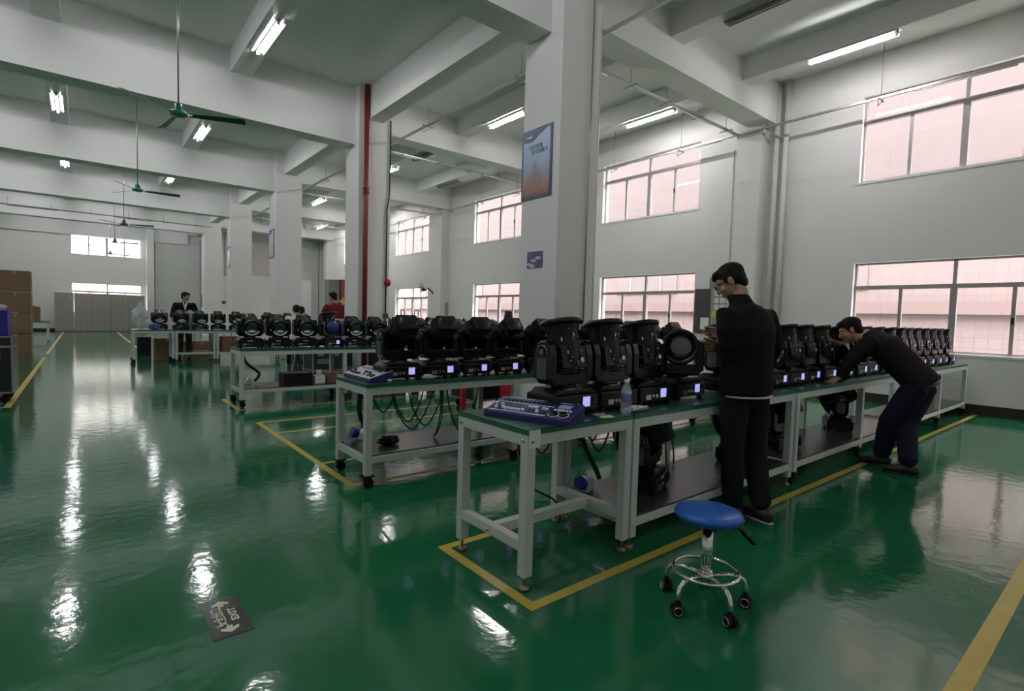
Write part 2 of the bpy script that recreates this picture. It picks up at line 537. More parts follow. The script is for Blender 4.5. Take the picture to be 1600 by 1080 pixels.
# neighbouring building outside the windows
FX = 19.5
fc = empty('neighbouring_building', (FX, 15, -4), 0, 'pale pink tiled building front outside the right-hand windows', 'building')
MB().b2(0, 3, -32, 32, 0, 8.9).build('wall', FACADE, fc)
MB().b2(0.02, 3, -32, 32, 8.9, 16.0).build('upper_wall', mat('dimmed_upper_pink', (.070, .054, .055), .85, noise=.06, nscale=1.5), fc)  # upper colour darkened to offset the stronger skylight there
bnd = MB()
for z in (2.2, 5.75, 8.9, 13.2):
    bnd.b2(-.25, 0, -32, 32, z, z + .38)
bnd.build('ledge', FBAND, fc)
MB().b2(-.5, 3.2, -32, 32, 16.0, 16.3).build('roof_edge', FPALE, fc)
for q in range(9):
    y = -30 + q * 7
    wn = MB().b2(-.04, .0, y, y + 3.2, 6.5, 8.0).build('window', mat('facade_window', (.115, .098, .098), .3), fc)
    g = MB()
    for j in range(1, 4): g.b2(-.07, -.04, y + .8 * j - .03, y + .8 * j + .03, 6.5, 8.0)
    g.build('window_bars', FPALE, wn)
bb = empty('sky_screen_wall', (1, YF + 9, -4), 0, 'pale wall added outside the far windows to mask the sky', 'building')  # added to keep bright sky out of the far windows' floor reflection
MB().b2(-9, 9, 0, 3, 0, 13).build('wall', mat('pale_grey_render', (.30, .30, .29), .8, noise=.1, nscale=.6), bb)
MB().b2(-9, 9, -.2, 0, 5.9, 6.15).build('ledge', FPALE, bb)
tag(MB().b2(-60, 80, -60, 110, -4.3, -4.1).build('yard_ground', mat('pale_concrete', (.45, .43, .42), .9)), 'pale concrete yard outside around the hall', 'ground')

# floor markings
def tape(x0, x1, y0, y1, label):
    tag(MB().b2(x0, x1, y0, y1, 0.0, .0015).build('floor_tape', YEL), label, 'floor marking', 'yellow tape lines on the floor')
T = .055
tape(1.55, 1.55 + T, 1.71 + T, 2.47, 'short yellow tape line past the left end of the nearest bench')
tape(1.55, XW - .02, 1.71, 1.71 + T, 'long yellow tape line in front of the nearest bench row')
tape(1.55, XW - .02, 2.47, 2.47 + T, 'yellow tape line behind the nearest bench row')
tape(1.55, 1.55 + T, 3.81 + T, 6.58, 'long yellow tape line running into the hall past the second bench')
tape(1.55, 9.8, 3.81, 3.81 + T * .8, 'yellow tape line in front of the second bench')
tape(1.55 + T, 9.8, 4.52, 4.52 + T * .8, 'yellow tape line just behind the casters of the second bench')
tape(1.55 + T, 9.8, 5.92, 5.92 + T, 'nearer of two thin yellow lines between second and third bench')
tape(1.55, 9.8, 6.58, 6.58 + T, 'farther of two thin yellow lines between second and third bench')
tape(1.55, 9.8, 7.55, 7.55 + T, 'yellow tape line in front of the third bench')
tape(1.55, 1.55 + T, 7.55 + T, 8.6, 'short yellow tape line past the left end of the third bench')
tape(-.80, -.73, 9.13, 17.5, 'yellow tape line beside the road case at the left edge')
tape(-.80, -.73, 18.6, 33.5, 'worn tape line continuing down the aisle past the cartons')
tape(-3.0, -.80, 9.13, 9.13 + T, 'yellow tape line turning left in front of the road case')
tape(1.3, 1.36, 18.5, 33.5, 'faint tape line on the right of the far aisle')
tape(1.4, 9.5, .355, .425, 'wide yellow tape line crossing the lower right corner of the floor')

# exit floor sign
ex = empty('exit_floor_sign', (.46, 2.465, 0), 0, 'dark square floor sticker with double arrow and EXIT lettering', 'floor sign')
MB().box((0, 0, .001), (.15, .335, .002)).build('sticker', mat('dark_floor_sticker', (.008, .014, .013), .22, spec=.3), ex)
LUM = mat('pale_luminous_ink', (.62, .64, .46), .5)
text('lettering', 'EXIT', .040, LUM, ex, (.030, .0, .0026), (0, 0, PI / 2), sx=1.35, bold=.0012)
text('lettering', '安全出口', .050, LUM, ex, (-.024, .0, .0026), (0, 0, PI / 2), sx=.82, bold=.0010)
for s in (-1, 1):
    ar = MB().prism([(-.012, s * .085), (.012, s * .085), (.012, s * .105), (.034, s * .095), (.034, s * .115), (.0, s * .14), (-.034, s * .115), (-.034, s * .095), (-.012, s * .105)],
             (0, 0, .0004), (-.004, 0, .0022), (1, 0, 0), (0, 1, 0))
    ar.build('arrow', LUM, ex)

# ------------------------------------------------------------------ ceiling lamps
def lamp_proto():
    t = empty('batten_lamp', (0, 0, 0))
    MB().box((0, 0, .035), (.055, 1.26, .05)).build('lamp_body', mat('grey_lamp_body', (.30, .30, .32), .5), t, bevel=.004)
    for s in (-1, 1):
        r = MB()
        r.prism([(s * .050, .02), (s * .10, .0), (s * .10, .006), (s * .050, .028)], (0, 1.24, 0), (0, -.62, 0), (1, 0, 0), (0, 0, 1))
        r.build('reflector', REFL, t)
    MB().cyl((0, -.59, -.012), (0, .59, -.012), .016, n=10).build('tube', TUBE, t)
    for s in (-1, 1): MB().box((0, s * .605, .0), (.04, .03, .06)).build('end_holder', WHT, t)
    return t
lamps = [(2.32, 9.2, 'lit', 'twin-winged fluorescent lamp glowing under the beam above the nearest left bay'),
         (-.38, 9.2, 'lit', 'fluorescent lamp above the frame on the second left beam'),
         (-2.9, 9.2, 'lit', 'fluorescent lamp on the third left beam outside the view'),
         (2.32, 3.2, 'lit', 'fluorescent lamp above the near aisle beside the first column'),
         (-.38, 3.2, 'lit', 'fluorescent lamp overhead near the viewer'),
         (-2.9, 3.2, 'lit', 'fluorescent lamp overhead to the left of the viewer')]
for j, yb in enumerate((15.2, 21.2, 27.2)):
    w_ = ('second', 'third', 'fourth')[j]
    lamps += [(-2.9, yb, 'lit', 'fluorescent lamp on the leftmost visible beam of the %s bay' % w_),
              (-.38, yb, 'lit', 'fluorescent lamp left of the ceiling fans in the %s bay' % w_),
              (2.32, yb, 'lit', 'fluorescent lamp right of the ceiling fans in the %s bay' % w_),
              (7.25, yb, 'lit', 'fluorescent lamp in the right aisle, inner beam of the %s bay' % w_),
              (9.45, yb, 'off' if j == 0 else 'lit', '%s fluorescent lamp in the right aisle, window-side beam of the %s bay' % ('unlit' if j == 0 else 'lit', w_))]
for x_, q_ in ((-2.9, 'left'), (-.38, 'middle'), (2.32, 'right')):  # extra lamps added to brighten the far wall
    lamps.append((x_, 32.6, 'lit', '%s fluorescent lamp added to brighten the last bay before the far wall' % q_))
lamps += [(7.25, 9.3, 'lit', 'lit fluorescent lamp left of the big poster column in the right aisle'),
          (9.45, 7.15, 'lit', 'lit fluorescent lamp seen right of the big poster column'),
          (9.30, 3.3, 'lit', 'long bright fluorescent lamp above the nearest window'),
          (7.25, 3.6, 'off', 'unlit dark fluorescent lamp at the top edge right of the big column'),
          (7.25, 12.9, 'off', 'unlit fluorescent lamp under the beam between the far upper windows'),
          (7.25, -1.5, 'lit', 'fluorescent lamp behind the viewer on the right'),
          (2.32, -1.5, 'lit', 'fluorescent lamp behind the viewer'),
          (-2.9, -1.5, 'lit', 'fluorescent lamp behind the viewer on the left')]
lp = None
lo = None
for (x, y, st, lb) in lamps:
    zz = 5.625
    if lp is None:
        lp = lamp_proto(); o = lp; o.location = (x, y, zz)
    else:
        o = copy_tree(lp, (x, y, zz))
    tag(o, lb, 'ceiling lamp', 'lit fluorescent lamps' if st == 'lit' else 'unlit fluorescent lamps')
    if st == 'off':
        for ch in [c for c in COL.objects if c.parent == o]:
            if ch.name.startswith('tube'):
                ch.data = ch.data.copy(); ch.data.materials[0] = TUBO
            elif ch.name.startswith('reflector') or ch.name.startswith('lamp_body'):
                ch.data = ch.data.copy(); ch.data.materials[0] = mat('dull_lamp_reflector', (.22, .21, .20), .5)

# ------------------------------------------------------------------ ceiling fans
def fan(loc, ang, label, hub, blade, first=None):
    t = empty('ceiling_fan', loc, ang, label, 'ceiling fan', 'green ceiling fans down the aisle')
    MB().cyl((0, 0, .10), (0, 0, ZC - loc[2]), .010, n=8).build('down_rod', GALV, t)
    MB().lathe([(.02, .14), (.045, .13), (.05, .06), (.055, .04), (.10, .03), (.105, .0), (.09, -.02), (.04, -.03), (0, -.03)]).build('motor', hub, t)
    for q in range(3):
        a = q * 2 * PI / 3
        b = MB()
        L0, L1 = .13, .78
        b.prism([(L0, -.03), (L1, -.06), (L1 + .01, .0), (L1, .055), (L0, .04)], (0, 0, .006), (0, 0, 0), (1, 0, 0), (0, .95, -.30))
        bo = b.build('blade', blade, t, rot=(0, 0, a))
        MB().box((.11, 0, .0), (.12, .03, .008)).build('blade_arm', SILV, bo)
    return t
fan((.99, 8.2, 3.83), math.radians(-22), 'nearest green ceiling fan on a long rod', FANG, FAND)
fan((.95, 14.2, 3.85), math.radians(-1), 'second green ceiling fan down the aisle', FANG, FAND)
fan((1.0, 20.2, 3.83), math.radians(-20), 'third ceiling fan, grey against the far wall', FANB, FANB)
fan((1.0, 26.2, 3.84), math.radians(-15), 'fourth ceiling fan in front of the far upper window', FANB, FANB)
fan((1.05, 32.2, 3.84), math.radians(20), 'farthest ceiling fan in front of the far upper window', FANB, FANB)

# ------------------------------------------------------------------ pipes, conduits, cable trays
rp = empty('red_fire_pipe', (4.66, 10.74, 0), 0, 'dark red vertical fire pipe on the second column', 'pipe')
MB().cyl((0, 0, 0), (0, 0, ZC), .052, n=16).build('pipe', REDP, rp)
c_ = MB()
for z in (3.85, 3.95): c_.cyl((0, 0, z - .02), (0, 0, z + .02), .066, n=16)
c_.cyl((0, 0, 3.85), (0, 0, 3.95), .058, n=16)
c_.build('coupling', REDP, rp)
def pipe_run(name, label, pts, r, m, cat='pipe', cl=None):
    o = MB().tube(pts, r, 8).build(name, m)
    return tag(o, label, cat)
pipe_run('drain_pipe', 'white vertical drain pipe left of its twin by the nearest window', [(10.72, 5.02, 0), (10.72, 5.02, ZC)], .055, PVC)
pipe_run('drain_pipe', 'white vertical drain pipe nearer the window of the pair', [(10.72, 4.84, 0), (10.72, 4.84, ZC)], .05, PVC)
pipe_run('conduit', 'thin conduit running down the front of the poster column', [(5.10, 4.80, 0), (5.12, 4.80, 5.9)], .011, GALV, 'conduit')
pipe_run('conduit', 'dark cable running down the red pipe column past the red bell', [(5.16, 10.79, 0), (5.17, 10.79, 3.6), (5.22, 10.79, 3.9), (5.23, 10.79, 5.5)], .016, CABLE, 'cable')
pipe_run('conduit', 'pale vertical trunking at the right edge of the poster column', [(5.31, 4.86, 0), (5.31, 4.86, 5.25)], .03, PVC, 'trunking')
pipe_run('conduit', 'thin conduit down the window wall left of the pilaster', [(10.78, 5.93, 0.3), (10.78, 5.93, 5.0)], .008, GALV, 'conduit')
pipe_run('conduit', 'second thin conduit down the window wall beside the pilaster', [(10.76, 5.80, 0.3), (10.76, 5.80, 5.1)], .014, PVC, 'conduit')
def tray(label, p0, p1, zt, n=4, side=None, tube_spans=()):
    p0, p1 = Vector(p0), Vector(p1)
    t = empty('cable_tray', tuple((p0 + p1) / 2), 0, label, 'cable tray', 'suspended cable trays')
    c = (p0 + p1) / 2
    d = (p1 - p0); L = d.length; d.normalize()
    alongx = abs(d.x) > .5
    sz = (L, .045, .035) if alongx else (.045, L, .035)
    MB().box((0, 0, 0), sz).build('tray_channel', GALV, t)
    for q in range(n):
        pos = (p0 + d * L * (q + .5) / n) - c
        h = MB()
        top = zt - c.z
        h.cyl((pos.x, pos.y, 0), (pos.x, pos.y, top), .006, n=6)
        if alongx: h.box((pos.x, pos.y, -.03), (.02, .26, .02))
        else:
            h.box((pos.x, pos.y, -.03), (.26, .02, .02))
            h.tube([(pos.x - .12, pos.y, -.03), (pos.x - .12, pos.y, -.16), (pos.x + .10, pos.y, -.03)], .008, 6)
        h.build('hanger', GALV, t)
    for (a, b) in tube_spans:
        s0, s1 = p0 + d * a - c, p0 + d * b - c
        MB().cyl((s0.x, s0.y, -.035), (s1.x, s1.y, -.035), .014, n=8).build('strip_light', WHT, t)  # white rods fixed under the tray channel
    return t
tray('cable tray along the right wall above the windows', (10.38, -3.5, 5.15), (10.38, 30.8, 5.15), ZC, 18, tube_spans=[(3.7, 4.9), (5.0, 6.2), (9.5, 10.7), (12.0, 13.2)])
tray('cable tray along the inner column line on its window side', (5.34, -3.5, 5.07), (5.34, 30.8, 5.07), 5.4, 12)
for j, y in enumerate((5.62, 11.62, 17.62, 23.62)):
    tray('cable tray across the right aisle beside the %s girder' % ('nearest', 'second', 'third', 'fourth')[j], (5.42, y, 5.12), (10.34, y, 5.12), ZC, 5, tube_spans=[(.2, .9), (2.9, 3.9)])
tray('cable tray across the far end of the left aisle with hung lamps', (-5, 26.4, 4.88), (4.4, 26.4, 4.88), 5.2, 8, tube_spans=[(3.0, 4.3), (6.1, 7.2)])

# bell, sockets and boxes on the walls
b_ = tag(MB().lathe([(.075, 0), (.08, .03), (.06, .06), (.0, .065)], (5.20, 10.80, 2.0), ax=(0, -1, 0)).build('alarm_bell', RED), 'round red alarm bell on the red pipe column', 'alarm bell')
tag(MB().box((5.17, 10.79, 1.27), (.10, .06, .10)).build('call_point', mat('dark_red_box', (.10, .02, .02), .4)), 'small dark red call point box below the bell', 'call point')

# posters
def poster(loc, w_, h_, label, small=False):
    t = empty('wall_poster', loc, 0, label, 'poster')
    MB().box((0, 0, 0), (.012, w_, h_)).build('frame', mat('blue_poster_frame', (.02, .06, .18), .35), t)
    m = MAT.get('poster_print')
    if not m:
        m = bpy.data.materials.new('poster_print'); m.use_nodes = True
        nt = m.node_tree; b = nt.nodes['Principled BSDF']; b.inputs['Roughness'].default_value = .3
        tc = nt.nodes.new('ShaderNodeTexCoord'); sp = nt.nodes.new('ShaderNodeSeparateXYZ')
        nt.links.new(tc.outputs['Generated'], sp.inputs[0])
        no = nt.nodes.new('ShaderNodeTexNoise'); no.inputs['Scale'].default_value = 6
        nt.links.new(tc.outputs['Generated'], no.inputs['Vector'])
        ad = nt.nodes.new('ShaderNodeMath'); ad.operation = 'MULTIPLY_ADD'; ad.inputs[1].default_value = .22
        nt.links.new(no.outputs['Fac'], ad.inputs[0]); nt.links.new(sp.outputs['Z'], ad.inputs[2])
        cr = nt.nodes.new('ShaderNodeValToRGB')
        cs = [(.08, (.10, .06, .08)), (.20, (.34, .12, .05)), (.30, (.36, .24, .18)), (.44, (.34, .33, .40)), (.62, (.34, .46, .66)), (1.0, (.44, .56, .76))]
        el = cr.color_ramp.elements
        el[0].position, el[0].color = cs[0][0], (*cs[0][1], 1)
        el[1].position, el[1].color = cs[-1][0], (*cs[-1][1], 1)
        for p, c in cs[1:-1]:
            e = el.new(p); e.color = (*c, 1)
        nt.links.new(ad.outputs[0], cr.inputs[0]); nt.links.new(cr.outputs[0], b.inputs['Base Color'])
        MAT['poster_print'] = m
    MB().box((-.008, 0, 0), (.004, w_ * .88, h_ * .93)).build('print', m, t)
    # dark blue wave at the top left, the side seen from the hall
    pts = [(w_ * .44, h_ * .465), (w_ * .44, h_ * .33)]
    for q in range(9):
        s_ = q / 8
        pts.append((w_ * (.36 - .70 * s_), h_ * (.33 - .03 * math.sin(PI * min(1, s_ * 1.6)) + .13 * s_ ** 1.6)))
    pts.append((-w_ * .36, h_ * .465))
    MB().prism(pts, (-.002, 0, 0), (-.010, 0, 0), (0, 1, 0), (0, 0, 1)).build('header_wave', mat('poster_deep_blue', (.02, .055, .20), .35), t)
    if not small:
        ink = mat('poster_ink', (.03, .05, .10), .5)
        text('lettering', '一流的质量', .065, ink, t, (-.0115, .04, h_ * .235), (PI / 2, 0, -PI / 2))
        text('lettering', '无穷的魅力', .065, ink, t, (-.0115, -.06, h_ * .16), (PI / 2, 0, -PI / 2))
        MB().prism([(.08, h_ * .38), (.19, h_ * .38), (.19, h_ * .395), (.13, h_ * .40), (.10, h_ * .435), (.11, h_ * .395)], (-.001, 0, 0), (-.0125, 0, 0), (0, 1, 0), (0, 0, 1)).build('white_swoosh', WHT, t)
        hs = MB()
        for q in range(9):
            y = .19 - q * .035; x0 = (.0, .04, .02, .09, .17, .20, .14, .08, .05)[q]
            hs.prism([(y - .014, -h_ * .42), (y + .014, -h_ * .42), (y + .004, -h_ * .20 + x0), (y - .014, -h_ * .18 + x0)], (-.001, 0, 0), (-.010, 0, 0), (0, 1, 0), (0, 0, 1))
        hs.build('raised_hands_picture', mat('poster_hands', (.34, .22, .20), .5), t)
    return t
poster((4.592, 5.235, 3.325), .58, .90, 'large blue framed poster of raised hands on the nearest column')
poster((4.522 - .03, 17.28, 3.36), .56, .86, 'blue framed poster on the third column down the aisle', True)
poster((4.455, 23.15, 3.35), .55, .84, 'small-looking blue framed poster on the farthest visible column', True)
nt_ = empty('wall_notice', (4.595, 5.22, 2.08), 0, 'small blue and white picture card taped low on the nearest column', 'notice')
MB().box((0, 0, 0), (.006, .30, .215)).build('card', mat('notice_print', (.10, .10, .20), .4, noise=.9, nscale=9), nt_)
g_ = MB()
for a, b in ((.10, -.06), (.02, -.01), (-.07, .02), (.05, -.085)):
    g_.ell((-.004, a, b), (.001, 0, 0), (0, .06, 0), (0, .012, .022), 12, 6)
g_.build('pale_swirl', mat('notice_pale', (.50, .50, .66), .4), nt_)

# display board and cabinet on the right wall
bd = empty('notice_board', (10.77, 6.25, 1.58), 0, 'grey notice rack with dark panel and small paper slips on the right wall', 'notice board')
MB().box((0, .24, 0), (.05, .40, .98)).build('dark_panel', mat('dark_grey_panel', (.06, .06, .058), .4), bd)
MB().box((0, -.36, 0), (.05, .80, .98)).build('card_panel', mat('grey_green_panel', (.30, .32, .28), .5), bd)
s_ = MB()
for r in range(6):
    for c in range(5):
        if random.random() < .85: s_.box((-.03, -.10 - c * .14, .38 - r * .15), (.008, .11, .11))
s_.build('paper_slip', PAPER, bd)
MB().box((-.03, .17, -.28), (.008, .2, .26)).build('notice_sheet', PAPER, bd)
MB().box((-.03, -.06, -.06), (.009, .12, .12)).build('yellow_slip', YELD, bd)
hb = tag(MB().box((10.79, 6.05, 2.2), (.02, .62, .24)).build('header_sign', mat('grey_sign', (.22, .24, .23), .5)), 'grey header sign above the notice rack', 'sign')

# red and grey cabinets near the far columns
rc = empty('red_display_cabinet', (8.15, 20.4, 0), 0, 'tall red cabinet with yellow logo behind the red pipe column', 'cabinet')
MB().box((0, 0, 1.3), (.75, .5, 2.6)).build('body', REDC, rc)
yl = MB()
yl.prism([(-.2, 0), (-.05, .05), (0, .2), (.05, .05), (.2, 0), (.05, -.05), (0, -.2), (-.05, -.05)], (0, -.01, 0), (-.30, -.25, 1.75), (1, 0, 0), (0, 0, 1))
yl.build('logo', YELD, rc)
gc = empty('grey_steel_cabinet', (7.55, 20.5, 0), 0, 'tall grey steel cabinet left of the red one', 'cabinet')
MB().box((0, 0, 1.29), (.42, .5, 2.58)).build('body', GREYM, gc)
MB().box((.0, -.255, 1.3), (.38, .01, 2.4)).build('door', GREYM, gc)
# oscillating fan and meter box on the wall
wf = empty('wall_fan', (10.25, 18.0, 2.3), 0, 'black wall fan above a beige box between two windows', 'wall fan')
MB().tube([(.5, -.1, -.45), (.35, 0, -.1), (.2, .1, .05), (.05, .2, 0)], .03, 8).build('arm', BLKR, wf)
g_ = MB()
for r in (.09, .17, .25): g_.torus((0, .28, 0), r, .007, (-.6, .8, 0), 24, 5)
for q in range(8):
    a = q * PI / 8
    e = Vector((.8 * math.cos(a), .6 * math.cos(a), math.sin(a))) * .25
    g_.tube([(-e.x, .28 - e.y, -e.z), (e.x, .28 + e.y, e.z)], .004, 5)
g_.build('cage', BLKR, wf)
MB().lathe([(.06, 0), (.07, .05), (.05, .14), (.0, .15)], (0.03, .25, 0), ax=(.6, -.8, 0)).build('motor', BLKR, wf)
mbx = empty('meter_box', (10.73, 17.55, 1.5), 0, 'beige meter box on the right wall below the fan', 'electric box')
MB().box((0, 0, 0), (.14, .75, .62)).build('body', mat('beige_box', (.42, .42, .33), .5), mbx, bevel=.01)
sg = tag(MB().box((5.55, 30.98, 1.68), (.5, .03, .14)).build('name_plate', mat('brown_plate', (.08, .07, .06), .5)), 'small brown plate on the far white wall', 'sign')
eb = tag(MB().box((5.18, 34.0, 1.75), (.16, .2, .7)).build('switch_box', GREYM), 'grey switch box at the right edge of the roller shutter', 'electric box')

# lockers
LK = 0
for i in range(5):
    x0 = -1.10 + i * .727 + (.02 if i > 0 else 0)
    t = empty('locker_unit', (x0 + .3675, 34.55, 0), 0, ('grey steel locker unit, leftmost of the bank under the far windows', 'grey steel locker unit, second from the left of the far bank', 'grey steel locker unit in the middle of the far bank', 'grey steel locker unit, second from the right of the far bank', 'grey steel locker unit, rightmost of the far bank')[i], 'locker', 'lockers along the far wall')
    MB().box((0, 0, .96), (.725, .45, 1.92)).build('body', LOCKD, t)
    for r in range(4):
        for c in range(3):
            dx = -.24 + c * .24; dz = .26 + r * .465
            dd = MB().box((dx, -.232, dz), (.232, .015, .457)).build('door', LOCK, t)
            if r >= 2: 
                MB().box((dx + .07, -.243, dz + .08), (.03, .012, .07)).build('lock', SILV, dd)
# ------------------------------------------------------------------ benches
def caster(p, h=.10):
    m = MB()
    m.box((p[0], p[1], h - .004), (.09, .08, .008))
    m.prism([(-.022, 0), (.022, 0), (.03, .05), (-.03, .05)], (0, .05, 0), (p[0], p[1] - .025, h - .055), (1, 0, 0), (0, 0, 1))
    m.cyl((p[0] + .01, p[1] - .016, .038), (p[0] + .01, p[1] + .016, .038), .038, n=16)
    return m
def bench(name, x0, x1, y0, y1, legs, label, feet='caster', shelf=.18, H=.79, leg0=None, group='work benches'):
    t = empty(name, (x0, y0, 0), 0, label, 'workbench', group)
    L, D = x1 - x0, y1 - y0
    top = MB().b2(0, L, 0, D, H - .012, H).build('tabletop_mat', MATG, t)
    MB().b2(-.002, L + .002, -.004, D + .002, H - .026, H - .011).build('mat_edge', MATE, t)
    lw = .05
    ap = MB()
    z0, z1 = H - .082, H - .027
    ap.b2(0, L, 0, .045, z0, z1).b2(0, L, D - .045, D, z0, z1).b2(0, .045, 0, D, z0, z1).b2(L - .045, L, 0, D, z0, z1)
    ap.build('top_frame', BENCH, t, bevel=.003)
    fz = .10 if feet == 'caster' else .07
    for lx in legs:
        for ly in (0, D - lw):
            e_ = .0015
            lo = MB().b2(lx - e_, lx + lw + e_, ly - e_, ly + lw + e_, fz, z1 - .0005).build('leg', BENCH, t, bevel=.003)
            c = (lx + lw / 2, ly + lw / 2)
            if feet == 'caster':
                caster(c).build('caster', BLKR, lo)
            else:
                MB().cyl((c[0], c[1], .02), (c[0], c[1], fz + .01), .007, n=8).lathe([(.0, 0), (.027, 0), (.027, .012), (.012, .024), (0, .026)], (c[0], c[1], 0)).build('levelling_foot', mat('brass_foot', (.25, .2, .13), .35, metal=.7), lo)
    if shelf is not None:
        fr = MB()
        a, b = legs[0], legs[-1] + lw
        fr.b2(a, b, 0, .04, shelf - .05, shelf).b2(a, b, D - .04, D, shelf - .05, shelf).b2(a, a + .04, 0, D, shelf - .05, shelf).b2(b - .04, b, 0, D, shelf - .05, shelf)
        fr.build('shelf_frame', BENCH, t, bevel=.003)
        MB().b2(a + .03, b - .03, .01, D - .01, shelf, shelf + .012).build('lower_shelf', mat('dark_shelf_mat', (.035, .045, .040), .25, noise=.2, nscale=3), t)
    return t
# nearest row
t = bench('workbench', 1.62, 2.40, 1.85, 2.44, [0, .73], 'small white steel bench at the near end carrying the purple console', 'pad', None)
s = MB().b2(.0, .05, .05, .54, .19, .24).b2(.73, .78, .05, .54, .19, .24).b2(.05, .73, .27, .32, .19, .24)
s.build('stretcher', BENCH, t, bevel=.003)
bl = MB()
for (x, y, z) in ((.025, -.003, .735), (-.003, .03, .735), (-.003, .56, .735), (-.003, .3, .215), (.4, -.003, .7)):
    ax = (0, -1, 0) if y < 0 else (-1, 0, 0)
    bl.lathe([(.011, 0), (.010, .005), (0, .006)], (x, y, z), 12, ax)
bl.build('bolt', SILV, t)
st_ = MB().b2(.004, .075, -.0060, -.0020, .70, .787).build('clear_tape_patch', mat('clear_tape', (.74, .78, .75), .2), t)
bench('workbench', 2.42, 4.51, 1.85, 2.44, [0, 1.12, 2.04], 'white steel bench with lower shelf in front of the standing man', 'pad', .18)
bench('workbench', 4.56, 7.60, 1.85, 2.44, [0, 1.52, 2.99], 'white steel bench the bending man leans over', 'caster', .18)
bench('workbench', 7.64, 10.62, 1.85, 2.44, [0, 1.45, 2.93], 'white steel bench ending at the right wall below the window', 'caster', .20)
bench('workbench', 1.62, 4.55, 3.68, 4.28, [0, 1.42, 2.88], 'second-row white bench on casters with console and cables below', 'caster', .24)
bench('workbench', 4.58, 7.5, 3.68, 4.28, [0, 1.42, 2.87], 'second-row bench continuing behind the big column', 'caster', .24)
bench('workbench', 1.62, 4.55, 7.74, 8.34, [0, 1.42, 2.88], 'third-row white bench on casters with a black box on its shelf', 'caster', .24)
bench('workbench', 4.58, 7.4, 7.74, 8.34, [0, 1.42, 2.77], 'third-row bench continuing right past the red pipe', 'caster', .24)
bench('workbench', 4.9, 9.2, 10.8, 11.4, [0, 2.1, 4.25], 'bench behind the third row near the right windows', 'caster', .24)
bench('workbench', .87, 1.70, 15.0, 15.6, [0, .78], 'leftmost of the small far benches, bare legs on casters', 'caster', None, group='small far benches')
bench('workbench', 1.72, 2.58, 15.0, 15.6, [0, .81], 'second small far bench in front of the suited man', 'pad', .24, group='small far benches')
bench('workbench', 2.60, 4.2, 15.0, 15.6, [0, 1.55], 'third small far bench with cartons beneath', 'pad', .24, group='small far benches')
bench('workbench', 4.22, 6.0, 15.0, 15.6, [0, 1.73], 'fourth far bench mostly hidden by the third row', 'pad', .24, group='small far benches')
bench('workbench', -2.2, -.95, 24.5, 25.2, [0, 1.2], 'small white far table beside the carton stack', 'pad', .24, H=.72, group='small far benches')

# ------------------------------------------------------------------ moving head lights
def head_base(t, disp=True):
    b = MB()
    b.b2(-.165, .165, -.125, .125, .022, .115)
    b.prism([(-.165, .115), (-.125, .145), (.125, .145), (.165, .115)], (0, .21, 0), (0, -.105, 0), (1, 0, 0), (0, 0, 1))
    for sx in (-1, 1):
        for sy in (-1, 1):
            b.box((sx * .135, sy * .10, .012), (.035, .03, .024))
    bo = b.build('base', BLK, t, bevel=.008)
    for sx in (-1, 1):
        h = MB()
        h.tube([(sx * .160, -.07, .05), (sx * .169, -.06, .075), (sx * .169, .06, .075), (sx * .160, .07, .05)], .007, 8)
        h.build('carry_handle', BLKR, bo)
    f = MB()
    f.b2(.015, .15, -.1285, -.125, .035, .11)
    f.build('control_panel', mat('control_panel', (.012, .010, .045), .25), bo)
    if disp: MB().b2(.030, .085, -.131, -.128, .048, .103).build('display', LCD, bo)
    else: MB().b2(-.05, .03, -.128, -.1255, .098, .109).build('front_label', mat('white_label', (.6, .6, .6), .4), bo)
    l = MB()
    for q in range(4): l.b2(.034 + q * .013, .042 + q * .013, -.1318, -.131, .052, .099)
    kn = MB()
    for q in range(3): kn.cyl((.10 + q * .016, -.128, .05), (.10 + q * .016, -.133, .05), .005, n=8)
    kn.cyl((.116, -.128, .085), (.116, -.138, .085), .013, n=12)
    kn.build('button', BLK2, bo)
    c = MB()
    c.box((-.09, -.127, .055), (.05, .01, .03)).cyl((-.045, -.125, .06), (-.045, -.135, .06), .011).cyl((-.012, -.125, .06), (-.012, -.135, .06), .011)
    c.build('socket', SOLD, bo)
    tp = MB().box((-.03, -.085, .1465), (.07, .022, .003))
    tp.build('top_label', mat('silver_label', (.42, .42, .44), .3, metal=.4), bo)
    return bo
PVZ = .345
def head_yoke(t, open_=True):
    y = MB()
    y.cyl((0, 0, .145), (0, 0, .165), .075, n=20)
    y.prism([(-.165, .20), (-.13, .165), (.13, .165), (.165, .20), (.165, .24), (-.165, .24)], (0, .13, 0), (0, -.065, 0), (1, 0, 0), (0, 0, 1))
    for s in (-1, 1):
        x0 = s * .115; x1 = s * .168
        prof = [(-.070, .20), (.070, .20), (.068, .33), (.050, .385), (.02, .408), (-.02, .408), (-.050, .385), (-.068, .33)]
        y.prism(prof, (x1 - x0, 0, 0), (x0, 0, 0), (0, 1, 0), (0, 0, 1))
    yo = y.build('yoke', BLK2, t, bevel=.006)
    for s in (-1, 1):
        r = MB()
        r.torus((s * .169, 0, PVZ), .036, .0055, (1, 0, 0), 20, 6, -.3, PI + .3)
        r.cyl((s * .166, 0, PVZ), (s * .176, 0, PVZ), .018, n=14)
        r.build('pivot_cap', mat('grey_pivot', (.16, .16, .18), .25, metal=.6), yo)
    if open_:
        rr = random.Random(3)
        for s in (-1, 1):
            c = MB().box((s * .1695, 0, .255), (.003, .075, .115))
            for q in range(11):
                c.box((s * .172, rr.uniform(-.032, .032), rr.uniform(.205, .305)), (.004, rr.uniform(.004, .014), rr.uniform(.004, .02)))
            c.build('circuit_board', PCB, yo)
    return yo
